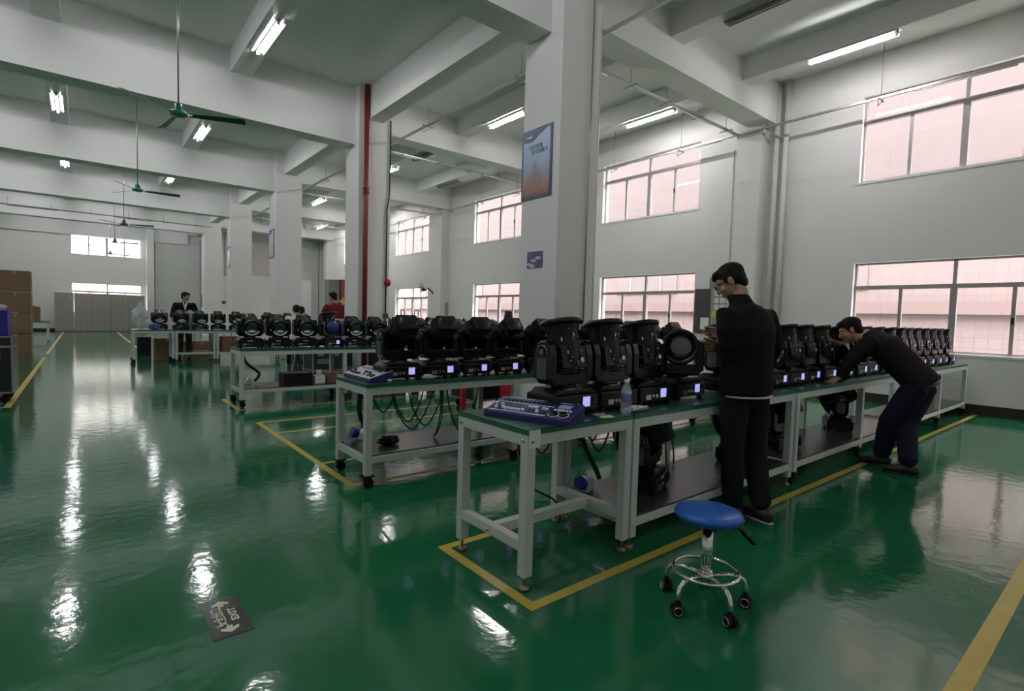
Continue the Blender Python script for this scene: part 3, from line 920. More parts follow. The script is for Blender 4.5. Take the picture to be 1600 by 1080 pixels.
def head_unit(t, tilt, open_=True, glint=False, rear=.135):
    """head modelled pointing along +z from the pivot, then tilted about x"""
    m = MB()
    m.loft([((0, 0, z), (rx, 0, 0), (0, ry, 0)) for z, rx, ry in ((-rear, .05, .05), (-rear + .005, .078, .066), (-.05, .095, .085), (.03, .098, .088), (.10, .092, .085), (.13, .098, .098), (.148, .100, .100))], 24)
    m.box((0, 0, -.04), (.19, .145, .12))
    if rear > .15: m.box((0, 0, -rear + .045), (.165, .135, .08))
    for q in range(6):
        m.box((0, 0, -rear + .01 + q * .016), (.185 - q * .002, .12 + q * .006, .006))
    for s in (-1, 1): m.box((s * .09, 0, -.02), (.03, .07, .12))
    h = m.build('head', BLK, t, loc=(0, 0, PVZ), rot=(tilt, 0, 0), bevel=.004)
    r = MB().lathe([(.088, .146), (.116, .146), (.122, .155), (.122, .172), (.113, .179), (.094, .177), (.092, .158)], n=32)
    r.build('lens_ring', BLK2, h)
    MB().lathe([(.0, .166), (.05, .165), (.092, .160), (.093, .150), (0, .150)], n=28).build('lens', LENS, h)
    if glint: MB().loft([((0, -.045, .168), (.050, 0, 0), (0, .022, 0)), ((0, -.045, .174), (.046, 0, 0), (0, .019, 0))], 16).build('lens_reflector', mat('highlight_white', (.86, .86, .88), .35), h)  # white patch painted on the lens as a reflection
    if open_:
        k = MB(); rr = random.Random(5)
        for q in range(46):
            a = rr.uniform(0, 2 * PI); z = rr.uniform(-.11, .12)
            x, y = .100 * math.cos(a), .090 * math.sin(a)
            if abs(x) > .085: x *= .95
            k.box((x, y, z), ((rr.uniform(.012, .032), rr.uniform(.004, .010), rr.uniform(.002, .005)) if q % 2 else (rr.uniform(.003, .007), rr.uniform(.003, .007), rr.uniform(.006, .026))), a)
        tag(k.build('connector_glints', SOLD, h), kind='stuff')  # bright metal bits stand for connectors and the glints among them
        MB().lathe([(.0, .0), (.014, .0), (.014, .002), (0, .002)], (.045, -.0885, -.06), 16, (0, -1, 0)).build('white_sticker', WHT, h)
    if glint:
        MB().torus((0, 0, .177), .094, .013, (0, 0, 1), 24, 8, -PI * .88, -PI * .12).build('rim_highlight', mat('highlight_white', (.86, .86, .88), .35), h)  # lower half of the rim painted white as its highlight
    return h
GL = 'moving-head stage lights under test'
def mh(name, loc, rz, tilt, label, group, open_=True, glint=False, rear=.135, disp=True):
    t = empty(name, loc, rz, label, 'stage light', group)
    head_base(t, disp)
    head_yoke(t, open_); head_unit(t, tilt, open_, glint, rear)
    return t
protoA = mh('moving_head_light', (2.10, 2.11, .79), 0, math.radians(-12), 'large black moving-head light beside the purple console, lens tilted up', 'stage lights on the nearest bench row')
A = [(2.41, 'black moving-head light behind the water bottle, second from the near end'),
     (2.77, 'black moving-head light right of the water bottle, third from the near end'),
     (3.76, 'black moving-head light partly hidden behind the standing man\'s arm'),
     (4.13, 'black moving-head light hidden behind the standing man\'s back'),
     (4.49, 'first black moving-head light right of the standing man'),
     (4.85, 'second black moving-head light right of the standing man'),
     (5.22, 'third black moving-head light right of the standing man'),
     (5.56, 'black moving-head light directly under the bending man\'s face'),
     (6.02, 'black moving-head light behind the bending man\'s forearm'),
     (6.47, 'black moving-head light in front of the bending man\'s chest'),
     (6.82, 'black moving-head light under the bending man\'s stomach'),
     (7.20, 'black moving-head light behind the bending man\'s waist')]
for k_ in range(8):
    A.append((7.62 + k_ * .385, 'black moving-head light at the window end of the nearest row, %s past the bending man' % ('first', 'second', 'third', 'fourth', 'fifth', 'sixth', 'seventh', 'last')[k_]))
for x, lb in A:
    o = copy_tree(protoA, (x + .05, 2.11 + random.uniform(-.015, .015), .79), random.uniform(-.04, .04), lb)
# the one being adjusted: panned a quarter turn, head lowered towards the man
t = empty('moving_head_light', (3.24, 2.13, .79), 0, 'moving-head light the standing man holds, its round lens turned sideways', 'stage light', 'stage lights on the nearest bench row')
head_base(t)
yo = head_yoke(t); yo.rotation_euler = (0, 0, math.radians(-52))
hd = head_unit(t, math.radians(70)); hd.rotation_euler = (math.radians(84), 0, math.radians(-52))
# second row, heads tipped towards the hall
protoB = mh('moving_head_light', (1.99, 3.91, .79), 0, math.radians(-128), 'black moving-head light nearest the console on the second bench, lens tipped away', 'stage lights on the second bench', rear=.215)
for x, lb in ((2.31, 'second black light along the second bench, lens tipped away'), (2.66, 'third black light along the second bench, above the cable loops'),
              (3.02, 'fourth black light along the second bench, above the red toolbox'), (3.40, 'fifth black light along the second bench, against the big column'),
              (3.78, 'black light on the second bench just behind the nearest large light'), (4.16, 'black light on the second bench showing a small display between the near lights'),
              (4.75, 'black light on the second row behind the third near light'), (5.15, 'black light on the second row behind the standing man\'s hands'),
              (5.6, 'black light on the second row right behind the standing man\'s head light')):
    copy_tree(protoB, (x + .05, 3.91, .79), random.uniform(-.05, .05), lb)
# third row, covered heads with crescent highlights painted on
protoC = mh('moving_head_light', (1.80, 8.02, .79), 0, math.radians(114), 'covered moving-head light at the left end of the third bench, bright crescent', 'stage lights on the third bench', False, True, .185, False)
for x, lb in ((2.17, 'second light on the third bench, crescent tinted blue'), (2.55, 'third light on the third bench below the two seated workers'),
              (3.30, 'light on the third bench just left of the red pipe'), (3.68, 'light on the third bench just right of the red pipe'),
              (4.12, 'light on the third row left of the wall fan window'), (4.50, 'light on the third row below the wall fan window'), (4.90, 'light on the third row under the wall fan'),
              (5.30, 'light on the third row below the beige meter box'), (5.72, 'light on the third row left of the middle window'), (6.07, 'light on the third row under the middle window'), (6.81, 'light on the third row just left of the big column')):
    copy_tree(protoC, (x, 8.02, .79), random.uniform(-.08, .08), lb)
o = copy_tree(protoA, (2.93, 8.04, .79), .3, 'light wrapped in blue plastic film on the third bench', 'stage lights on the third bench')
bw = MB().ell((0, -.08, .30), (.12, 0, 0), (0, .05, 0), (0, 0, .10), 14, 8).build('blue_wrap', mat('blue_film', (.03, .04, .22), .2, bump=.6, bscale=40), o)
# upright one and others on the far window-side bench
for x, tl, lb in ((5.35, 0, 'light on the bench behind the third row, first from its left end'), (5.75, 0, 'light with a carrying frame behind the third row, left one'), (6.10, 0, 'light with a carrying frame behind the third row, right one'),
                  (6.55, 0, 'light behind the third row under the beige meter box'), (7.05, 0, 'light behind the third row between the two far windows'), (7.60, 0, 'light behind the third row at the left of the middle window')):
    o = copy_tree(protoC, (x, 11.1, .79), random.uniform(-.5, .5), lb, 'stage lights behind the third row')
    if 'frame' in lb:
        fr = MB().tube([(-.06, 0, .46), (-.06, 0, .62), (.06, 0, .62), (.06, 0, .46)], .012, 8).build('carry_frame', BLKR, o)
up = empty('moving_head_light', (6.44, 8.04, .79), .1, 'taller light pointing straight up in front of the middle window', 'stage light', 'stage lights on the third bench')
head_base(up); head_yoke(up, False)
MB().loft([((0, 0, z), (r_, 0, 0), (0, r_, 0)) for z, r_ in ((-.10, .06), (-.05, .10), (.1, .10), (.2, .085), (.28, .075), (.29, .0))], 20).build('head', BLK, up, loc=(0, 0, PVZ + .02))
# fourth row
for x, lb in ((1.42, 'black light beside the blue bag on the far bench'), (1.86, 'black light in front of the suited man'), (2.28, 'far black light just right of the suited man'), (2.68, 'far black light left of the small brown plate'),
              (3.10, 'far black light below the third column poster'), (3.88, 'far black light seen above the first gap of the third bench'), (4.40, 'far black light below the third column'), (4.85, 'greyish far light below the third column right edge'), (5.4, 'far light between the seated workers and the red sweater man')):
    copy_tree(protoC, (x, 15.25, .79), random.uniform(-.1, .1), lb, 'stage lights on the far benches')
# on the lower shelves
protoS = None
for (x, y, rz, lb) in ((2.93, 2.14, .35, 'spare light standing on the lower shelf near the blue stool'), (4.50 - .3, 2.16, .2, 'spare light on the lower shelf right behind the standing man\'s legs'),
                       (4.95, 2.16, -.2, 'spare light on the shelf right after the double legs'), (6.42, 2.18, .5, 'spare light on the shelf in front of the bending man\'s knees')):
    if protoS is None: protoS = mh('moving_head_light', (x, y, .192), rz, math.radians(-118), lb, 'spare lights on the lower shelves', rear=.17, disp=False)
    else: copy_tree(protoS, (x, y, .192), rz, lb)

# ------------------------------------------------------------------ consoles
def console(loc, rz, label, grey=False):
    """front edge along +x from the origin, rising towards +y"""
    t = empty('lighting_console', loc, rz, label, 'lighting console')
    L, D = .50, .20
    sl = math.atan2(.055, D)
    b = MB().prism([(0, .0), (0, .030), (D, .085), (D, .0)], (L, 0, 0), (0, 0, 0), (0, 1, 0), (0, 0, 1)).build('body', CONS, t, bevel=.004)
    U = Vector((0, math.cos(sl), math.sin(sl))); N = Vector((0, -math.sin(sl), math.cos(sl)))
    O = Vector((0, 0, .030))
    def P(m, x0, x1, d0, d1, h, h0=0):
        c = O + Vector(((x0 + x1) / 2, 0, 0)) + U * (d0 + d1) / 2 + N * (h0 + h / 2)
        m.box(tuple(c), (x1 - x0, d1 - d0, h), 0, sl)
    if grey:
        m = MB(); P(m, .0, L, .0, D * 1.03, .003); m.build('face_panel', CONSG, t)
    m = MB(); P(m, .02, .36, .018, .026, .001, .001); P(m, .02, .36, .130, .136, .001, .001); P(m, .05, .44, .19, .194, .001, .001)
    m.build('white_legend', FADER, t)
    sl_ = MB()
    for q in range(16): P(sl_, .03 + q * .0205, .034 + q * .0205, .035, .105, .0012, .0005)
    sl_.build('fader_slot', BLKR if not grey else CONS, t)
    pos = [.09, .045, .08, .05, .04, .04, .04, .04, .04, .045, .09, .09, .09, .05, .09, .085]
    for q in range(16):
        m = MB(); P(m, .025 + q * .0205, .039 + q * .0205, pos[q] - .008, pos[q] + .010, .012)
        m.build('fader_knob', FADER if not grey else BLKR, t)
    bt = MB()
    for q in range(12):
        P(bt, .04 + q * .026, .055 + q * .026, .145, .155, .005); 
    bt.build('button_row', BLKR, t)
    bt = MB()
    for q in range(9): P(bt, .05 + q * .026, .065 + q * .026, .168, .178, .005)
    bt.build('button_row', mat('teal_buttons', (.10, .25, .28), .4), t)
    m = MB(); P(m, .385, .455, .120, .165, .004, .001); m.build('screen', mat('console_screen', (.32, .34, .55), .2), t)
    m = MB()
    for q in range(5): P(m, .375 + q * .021, .390 + q * .021, .095, .107, .005)
    m.build('white_button', WHT, t)
    for q in range(2):
        c = O + Vector((.395 + q * .055, 0, 0)) + U * .05
        w_ = MB().lathe([(.030, 0.0), (.030, .002), (.024, .002), (.022, .010), (.0, .011)], tuple(c), 24, tuple(N)).build('jog_wheel', BLK2, t)
        MB().torus(tuple(c + N * .002), .029, .002, tuple(N), 28, 5).build('wheel_rim', WHT, w_)
    return t
ang = math.atan2(-.93, .33)
console((1.665, 2.27, .790), ang, 'purple lighting console with white faders on the near bench corner')
console((1.68, 4.27, .790), math.radians(-90), 'purple lighting console with pale grey top on the second bench', True)

# ------------------------------------------------------------------ bench clutter
bo = empty('water_bottle', (2.40, 1.90, .79), 0, 'clear plastic water bottle with white cap on the near bench', 'bottle')
MB().lathe([(.0, .0), (.028, .0), (.032, .008), (.032, .03), (.030, .035), (.032, .04), (.032, .12), (.028, .14), (.014, .165), (.012, .18), (.0, .18)], n=24).build('bottle_body', mat('clear_pet', (.80, .90, .95), .08, alpha=.32, spec=.8), bo)
MB().lathe([(.014, .172), (.0145, .172), (.0145, .192), (.0, .193)], n=20).build('cap', WHT, bo)
MB().lathe([(.0325, .07), (.0328, .071), (.0328, .115), (.0325, .116)], n=24).build('label_band', mat('bottle_label', (.12, .13, .36), .4, alpha=.75), bo)
def sheet(name, pts, m, label, cat, z=.7915):
    mb = MB().prism(pts, (0, 0, .001), (0, 0, z))
    mb = MB().prism(pts, (0, 0, .0012), (0, 0, z), (1, 0, 0), (0, 1, 0))
    return tag(mb.build(name, m), label, cat)
sheet('paper_note', [(2.17, 1.905), (2.165, 1.865), (2.235, 1.835), (2.265, 1.905)], YNOTE, 'yellow-green paper note at the bench edge by the bottle', 'note')
sheet('paper_note', [(2.20, 1.99), (2.175, 1.925), (2.24, 1.91), (2.30, 1.97)], mat('grey_paper', (.35, .34, .33), .7), 'grey leaflet behind the yellow-green note', 'note')
def crumple(name, c, s, m, label, cat, seed=1, group=None):
    rr = random.Random(seed)
    mb = MB()
    mb.ell((0, 0, s[2]), (s[0], 0, 0), (0, s[1], 0), (0, 0, s[2]), 18, 12)
    mb.v = [tuple(Vector(v) * rr.uniform(.68, 1.15)) for v in mb.v]
    mb.v = [(v[0], v[1], max(v[2], 0)) for v in mb.v]
    mb.s = [False] * len(mb.f)
    return tag(mb.build(name, m, loc=c), label, cat, group)
crumple('plastic_bag', (2.53, 1.92, .79), (.10, .05, .014), mat('white_film', (.6, .62, .62), .2), 'crumpled clear plastic bag right of the bottle', 'plastic bag', 2)
crumple('plastic_bag', (2.21, 3.78, .79), (.07, .035, .02), mat('white_film2', (.62, .66, .62), .3), 'crumpled white film between the first two lights of the second bench', 'plastic bag', 3)
crumple('plug', (1.84, 3.75, .79), (.018, .014, .012), WHT, 'small white plug beside the second console', 'plug', 4)
for i, (x, lb) in enumerate(((2.52, 'left'), (2.86, 'middle'), (3.23, 'right'))):
    crumple('plastic_bag', (x, 3.80, .79), (.03, .03, .025), WHT, '%s white foam scrap between lights on the second bench' % lb, 'packing scrap', 5 + i)
crumple('black_bag', (1.92, 3.92, .252), (.10, .07, .035), BLKR, 'flat black pouch on the lower shelf of the second bench', 'pouch', 9)
crumple('blue_bag', (1.30, 15.06, .79), (.13, .08, .075), mat('blue_cloth', (.06, .14, .40), .7), 'blue bag on the left far bench', 'bag', 11)
crumple('plastic_wrap', (1.06, 15.3, .79), (.16, .16, .30), BAGP, 'heap of crumpled clear plastic wrap on the left far bench', 'plastic wrap', 12)
crumple('plastic_wrap', (2.1, 15.5, .79), (.30, .06, .22), BAGP, 'clear plastic wrap behind the suited man\'s bench', 'plastic wrap', 13)

def cboard(name, c, s, label, rz=0.0, m=CARD, group=None, z0=0):
    t = empty(name, (c[0], c[1], z0), rz, label, 'box', group)
    MB().box((0, 0, s[2] / 2), s).build('carton_body', m, t, bevel=.004)
    tp = MB().box((0, 0, s[2] + .0006), (s[0] * 1.0, .05, .0012)).box((0, -s[1] / 2 - .0006, s[2] - .05), (.05, .0012, .1)).box((s[0] / 2 + .0006, 0, s[2] - .05), (.0012, .05, .1))
    tp.build('tape_strip', TAPE, t)
    return t
lv = ('bottom', 'second', 'third', 'topmost')
for r in range(4):
    cboard('cardboard_box', (-1.36, 18.9, 0), (.60, .62, .53), '%s carton of the right-hand stack behind the road case' % lv[r], 0, group='stacked cartons', z0=r * .545)
    cboard('cardboard_box', (-2.02, 18.9, 0), (.60, .62, .53), '%s carton of the left-hand stack at the picture edge' % lv[r], 0, group='stacked cartons', z0=r * .545)
crumple('plastic_wrap', (-1.95, 18.9, 2.165), (.2, .2, .05), BAGP, 'folded film on top of the left carton stack', 'plastic wrap', 21)
cboard('cardboard_box', (-1.45, 24.85, 0), (.55, .45, .50), 'carton on the small white far table', group='loose cartons', z0=.72)
crumple('plastic_wrap', (-1.4, 24.85, 1.22), (.2, .15, .06), PAPER, 'white film on the carton of the far table', 'plastic wrap', 22)
cboard('cardboard_box', (1.62, 15.85, 0), (.52, .4, .55), 'brown carton standing on the floor behind the left far bench', group='loose cartons')
cboard('cardboard_box', (2.95, 15.3, 0), (.40, .4, .36), 'brown carton on the shelf of the third far bench', group='loose cartons', z0=.252)
bx_ = empty('blue_storage_box', (-1.02, 9.85, .89), 0, 'bright blue plastic box on the road case at the left edge', 'box')
b = MB().b2(-.30, .24, -.22, .22, 0, .012)
for a in ((-.30, .24, -.22, -.21), (-.30, .24, .21, .22), (-.30, -.29, -.22, .22), (.23, .24, -.22, .22)): b.b2(a[0], a[1], a[2], a[3], 0, .33)
b.build('box_body', BLUEC, bx_, bevel=.004)
MB().b2(-.31, .25, -.23, .23, .31, .335).build('rim', BLUEC, bx_, bevel=.004)
crumple('plastic_wrap', (-1.0, 9.85, 1.22), (.2, .14, .05), BAGP, 'clear film spilling out of the blue box', 'plastic wrap', 23)

def flight_case(loc, s, label, rz=0, panel=CASEP, wheels=True, hand=2):
    t = empty('flight_case', loc, rz, label, 'flight case', 'wheeled flight cases')
    z0 = .13 if wheels else 0
    X, Y, Z = s
    MB().b2(-X / 2, X / 2, -Y / 2, Y / 2, z0, Z).build('case_panel', panel, t)
    e = MB(); w_ = .022
    for sx in (-1, 1):
        for sy in (-1, 1):
            e.box((sx * (X / 2 - w_ / 2 + .003), sy * (Y / 2 - w_ / 2 + .003), (z0 + Z) / 2), (w_, w_, Z - z0 + .006))
    for z in (z0 + w_ / 2, Z - w_ / 2, Z - .14):
        for sy in (-1, 1): e.box((0, sy * (Y / 2 - w_ / 2 + .003), z), (X, w_, w_ if z != Z - .14 else .03))
        for sx in (-1, 1): e.box((sx * (X / 2 - w_ / 2 + .003), 0, z), (w_, Y, w_ if z != Z - .14 else .03))
    e.build('aluminium_edge', SILV if False else GALV, t)
    for q in range(hand):
        x = (-.25 + .5 * q) * X if hand == 2 else 0
        h = MB().box((x, -Y / 2 - .004, Z - .24), (.13, .008, .10)).torus((x, -Y / 2 - .01, Z - .24), .03, .006, (0, 1, 0), 14, 6)
        h.build('recessed_handle', GALV, t)
    l = MB()
    for q in range(2): l.box(((-.2 + .4 * q) * X, -Y / 2 - .008, Z - .14), (.08, .012, .07))
    l.build('butterfly_latch', SILV, t)
    if wheels:
        for sx in (-1, 1):
            for sy in (-1, 1):
                c = MB().box((sx * (X / 2 - .09), sy * (Y / 2 - .09), z0 - .008), (.10, .09, .014)).cyl((sx * (X / 2 - .09), sy * (Y / 2 - .09) - .018, .05), (sx * (X / 2 - .09), sy * (Y / 2 - .09) + .018, .05), .05, n=18)
                c.box((sx * (X / 2 - .09), sy * (Y / 2 - .09), .09), (.03, .05, .07))
                c.build('caster', BLKR, t)
    return t
flight_case((-1.10, 9.85, 0), (.74, .62, .89), 'black road case with silver edges under the blue box')
c1 = flight_case((3.85, 10.9, 0), (.62, .55, .72), 'black flight case behind the third bench, standing left', 0)
MB().box((-.05, -.279, .32), (.34, .004, .10)).build('stencil_label', mat('grey_stencil', (.16, .16, .17), .6), c1)
c2 = flight_case((5.05, 10.42, 0), (.62, .55, .74), 'dark flight case right of the first behind the third bench', 0, mat('maroon_case', (.03, .010, .016), .4))
flight_case((4.50, 11.3, 0), (.55, .5, .80), 'navy flight case between the two behind the third bench', 0, CASEB)
# flight cases behind the second bench, one lettered
c3 = flight_case((4.72, 6.25, 0), (1.05, .6, .78), 'black flight case lettered in white beneath the second bench line', .0, CASEP, True, 0)
text('lettering', '舞台灯光', .12, WHT, c3, (.0, -.3045, .56), (PI / 2, 0, 0), extrude=.001)
flight_case((5.75, 6.0, 0), (.66, .6, .78), 'black flight case with two steel handles next to the lettered one', 0)
rt = empty('red_toolbox', (4.72, 5.62, .0), 0, 'bright red plastic toolbox in front of the lettered case', 'toolbox')
MB().box((0, 0, .26), (.46, .30, .30)).build('box_body', RED, rt, bevel=.02)
MB().prism([(-.24, 0), (.24, 0), (.19, .09), (-.19, .09)], (0, .30, 0), (0, -.15, .41), (1, 0, 0), (0, 0, 1)).build('lid', RED, rt, bevel=.01)
MB().tube([(-.1, 0, .5), (-.1, 0, .56), (.1, 0, .56), (.1, 0, .5)], .014, 8).build('carry_handle', BLKR, rt)
MB().box((0, 0, .055), (.42, .28, .11)).build('base_tray', BLKR, rt)
tag(MB().b2(4.03, 4.09, 6.0, 6.06, 0, .72).build('red_post', RED), 'slim red upright at the left side of the lettered case', 'post')

# things on the shelf of the third bench
tag(MB().box((2.42, 8.0, .252 + .085), (.40, .28, .17)).build('black_box', BLKR, bevel=.006), 'flat black box on the lower shelf of the third bench', 'box')
sb = empty('small_white_box', (2.74, 7.95, .252), 0, 'small white box with a roll on the third bench shelf', 'box')
MB().box((0, 0, .06), (.15, .13, .12)).build('box_body', WHT, sb, bevel=.003)
MB().lathe([(.035, .12), (.04, .12), (.04, .20), (.03, .20)], n=16).build('roll', PAPER, sb)
cb_ = cboard('cardboard_box', (3.0, 8.0, 0), (.30, .24, .15), 'low brown carton with a white label on the third bench shelf', z0=.252)
MB().box((.05, -.1215, .09), (.08, .002, .06)).build('label_sticker', PAPER, cb_)

# industrial plug sockets and their hoses
def plug(loc, rz, label):
    t = empty('industrial_plug', loc, rz, label, 'plug socket', 'blue industrial sockets on the shelves')
    MB().prism([(0, 0), (.10, 0), (.10, .07), (.06, .09), (0, .03)], (0, .07, 0), (0, -.035, 0), (1, 0, 0), (0, 0, 1)).build('socket_body', WHT, t, bevel=.005)
    MB().cyl((.0, 0, .05), (-.05, 0, .075), .038, .042, 18).build('blue_cap', BLUE, t)
    return t
plug((1.78, 4.22, .252), 0, 'blue and white socket at the left end of the second bench shelf')
plug((2.52, 2.32, .192), .3, 'blue and white socket on the near bench shelf by the spare light')
plug((1.78, 8.28, .252), 0, 'blue and white socket at the left end of the third bench shelf')
plug((6.9, 2.34, .192), 0, 'socket on the shelf behind the bending man\'s legs')
def cable(pts, r, label, cat='cable', n=10, name='power_cable', group=None):
    P = [Vector(p) for p in pts]
    out = []
    Q = [P[0]] + P + [P[-1]]
    for i in range(1, len(Q) - 2):
        for s in range(n):
            t = s / n
            p0, p1, p2, p3 = Q[i - 1], Q[i], Q[i + 1], Q[i + 2]
            out.append(.5 * ((2 * p1) + (-p0 + p2) * t + (2 * p0 - 5 * p1 + 4 * p2 - p3) * t * t + (-p0 + 3 * p1 - 3 * p2 + p3) * t ** 3))
    out.append(P[-1])
    return tag(MB().tube(out, r, 8).build(name, CABLE), label, cat, group)
cable([(1.80, 4.2, .71), (1.79, 4.21, .5), (1.84, 4.21, .36), (1.88, 4.22, .30)], .020, 'thick black hose down to the socket of the second bench', 'hose', name='corrugated_hose')
cable([(2.52, 2.36, .70), (2.56, 2.36, .5), (2.66, 2.34, .32), (2.68, 2.32, .25)], .017, 'thick black hose down to the socket of the near bench', 'hose', name='corrugated_hose')
cable([(1.76, 8.28, .71), (1.82, 8.28, .55), (1.98, 8.26, .40), (1.92, 8.26, .29)], .020, 'thick black hose to the socket of the third bench', 'hose', name='corrugated_hose')
cable([(9.9, 2.3, .70), (10.25, 2.3, .62), (10.4, 2.3, .45), (10.2, 2.3, .28), (10.0, 2.3, .25)], .028, 'thick black hose looping under the window-end bench', 'hose', name='corrugated_hose')
grp = 'cables hanging under the benches'
def loop(xa, xb, y, dz, lb, zt=.71, y2=None):
    y2 = y if y2 is None else y2
    cable([(xa, y, zt), (xa + (xb - xa) * .15, y, zt - dz * .55), (xa + (xb - xa) * .5, (y + y2) / 2, zt - dz), (xb - (xb - xa) * .15, y2, zt - dz * .55), (xb, y2, zt)], .0065, lb, group=grp)
loop(1.95, 2.35, 3.95, .36, 'widest cable loop under the second bench, left')
loop(2.00, 2.30, 4.02, .31, 'shallower cable loop inside the widest one under the second bench')
loop(2.08, 2.42, 3.90, .33, 'third overlapping cable loop under the second bench')
loop(2.45, 2.80, 3.90, .44, 'deep cable loop right of the hanging pair under the second bench')
loop(1.80, 2.02, 4.0, .20, 'small cable loop near the left leg of the second bench')
cable([(2.40, 3.92, .71), (2.41, 3.92, .5), (2.38, 3.92, .33), (2.36, 3.95, .26)], .0065, 'cable hanging straight to the shelf of the second bench', group=grp)
cable([(2.44, 3.94, .71), (2.44, 3.94, .5), (2.42, 3.94, .36), (2.38, 3.95, .27)], .0065, 'second straight cable beside it under the second bench', group=grp)
cable([(2.95, 3.9, .71), (3.05, 3.9, .5), (3.4, 3.95, .42), (3.7, 4.0, .55), (3.75, 4.0, .71)], .0065, 'long sagging cable under the right half of the second bench', group=grp)
cable([(1.93, 2.3, .71), (1.96, 2.3, .5), (2.05, 2.3, .32), (2.25, 2.32, .2), (2.35, 2.36, .1), (2.4, 2.40, .005)], .0065, 'cable dropping from the small near bench to the floor', group=grp)
loop(2.05, 2.30, 2.35, .22, 'cable loop under the small near bench')
loop(2.50, 2.78, 2.30, .26, 'cable loop beside the spare light under the near bench')
loop(2.55, 2.74, 2.36, .20, 'tighter cable loop by the spare light')
loop(3.20, 3.62, 2.36, .26, 'cable loop left of the standing man\'s legs')
cable([(3.55, 2.38, .71), (3.58, 2.38, .5), (3.62, 2.38, .3), (3.60, 2.36, .2)], .0065, 'cable hanging beside the middle back leg of the near bench', group=grp)
cable([(3.50, 2.38, .71), (3.49, 2.38, .5), (3.52, 2.38, .3), (3.5, 2.36, .2)], .0065, 'cable hanging left of the middle back leg of the near bench', group=grp)
for q in range(4):
    loop(5.2 + q * .3, 5.42 + q * .3, 2.3, .16 + .03 * (q % 2), '%s small cable loop under the bending man\'s bench' % ('first', 'second', 'third', 'fourth')[q])
for q in range(4):
    loop(6.5 + q * .12, 6.75 + q * .12, 2.34, .22 + .05 * (q % 3), '%s crossing cable loop behind the bending man\'s arm' % ('first', 'second', 'third', 'fourth')[q])
for q in range(3):
    loop(1.95 + q * .5, 2.15 + q * .5, 15.1, .45, '%s dark cable loop under the far benches' % ('left', 'middle', 'right')[q])

# ------------------------------------------------------------------ stool
SX, SY = 2.245, 1.275
stl = empty('work_stool', (SX, SY, 0), 0, 'round blue-topped chrome stool on casters in the foreground', 'stool')
MB().lathe([(.0, .400), (.09, .402), (.135, .410), (.150, .423), (.153, .435), (.146, .447), (.12, .454), (.0, .456)], n=40).build('seat', SEATB, stl)
MB().box((0, 0, .393), (.14, .14, .014)).cyl((0, 0, .36), (0, 0, .395), .022, n=16).build('seat_plate', BLKR, stl)
MB().cyl((0, 0, .16), (0, 0, .365), .0255, n=20).cyl((0, 0, .10), (0, 0, .17), .019, n=20).lathe([(.026, .15), (.030, .152), (.030, .165), (.026, .167)], n=20).build('gas_column', CHROME, stl)
MB().cyl((0, 0, .125), (0, 0, .155), .034, n=20).build('hub', CHROME, stl)
lv_ = MB().tube([(.02, -.015, .385), (.10, -.075, .378), (.135, -.10, .345)], .005, 8).build('height_lever', BLKR, stl)
MB().tube([(.130, -.098, .352), (.158, -.118, .318), (.178, -.134, .290)], [.009, .012, .009], 10).build('lever_grip', BLKR, lv_)
MB().torus((0, 0, .165), .145, .0085, n=48, m=10).build('foot_ring', CHROME, stl)
for q in range(5):
    a = q * 2 * PI / 5 - .75
    e = Vector((math.cos(a), math.sin(a), 0))
    lg = MB().tube([e * .03 + Vector((0, 0, .14)), e * .10 + Vector((0, 0, .148)), e * .15 + Vector((0, 0, .145)), e * .175 + Vector((0, 0, .125)), e * .185 + Vector((0, 0, .095)), e * .187 + Vector((0, 0, .06))], .011, 10).build('leg', CHROME, stl)
    p = e * .187
    tw = a + 1.1 + .5 * math.sin(q * 2)
    dx = Vector((math.cos(tw), math.sin(tw), 0))
    c = MB().cyl(p - dx * .022 + Vector((0, 0, .027)), p - dx * .006 + Vector((0, 0, .027)), .027, n=20).cyl(p + dx * .006 + Vector((0, 0, .027)), p + dx * .022 + Vector((0, 0, .027)), .027, n=20)
    c.box(tuple(p + Vector((0, 0, .042))), (.022, .03, .035), tw)
    co = c.build('caster', BLKR, lg)
    for sg_ in (1, -1): MB().torus(tuple(p + dx * .0225 * sg_ + Vector((0, 0, .027))), .019, .0022, tuple(dx), 20, 6).build('wheel_ring', SILV, co)

# ------------------------------------------------------------------ people
def limb(mb, pts, n=16):
    """pts: list of (point, radius)"""
    P = [Vector(p) for p, r in pts]
    rings = []
    prev = None
    rr = [r for p, r in pts]
    seq = [(P[0] - (P[1] - P[0]).normalized() * rr[0] * .8, rr[0] * .35)] + list(zip(P, rr)) + [(P[-1] + (P[-1] - P[-2]).normalized() * rr[-1] * .8, rr[-1] * .35)]
    for k, (p, r) in enumerate(seq):
        d = (seq[min(k + 1, len(seq) - 1)][0] - seq[max(k - 1, 0)][0]).normalized()
        a = d.orthogonal().normalized() if prev is None else (prev - d * prev.dot(d)).normalized()
        prev = a
        rings.append((p, a * r, d.cross(a) * r))
    mb.loft(rings, n)
def fuse(name, mb, m, parent, voxel, smooth=6):
    me = mb.mesh(name)
    t = bpy.data.objects.new(name + '_tmp', me)
    COL.objects.link(t)
    r = t.modifiers.new('r', 'REMESH'); r.mode = 'VOXEL'; r.voxel_size = voxel; r.use_smooth_shade = True
    s = t.modifiers.new('s', 'SMOOTH'); s.iterations = smooth; s.factor = .5
    bpy.context.view_layer.update()
    me2 = bpy.data.meshes.new_from_object(t.evaluated_get(bpy.context.evaluated_depsgraph_get()))
    bpy.data.objects.remove(t)
    me2.materials.clear(); me2.materials.append(m)
    me2.name = name
    o = bpy.data.objects.new(name, me2)
    COL.objects.link(o)
    if parent: o.parent = parent
    return o
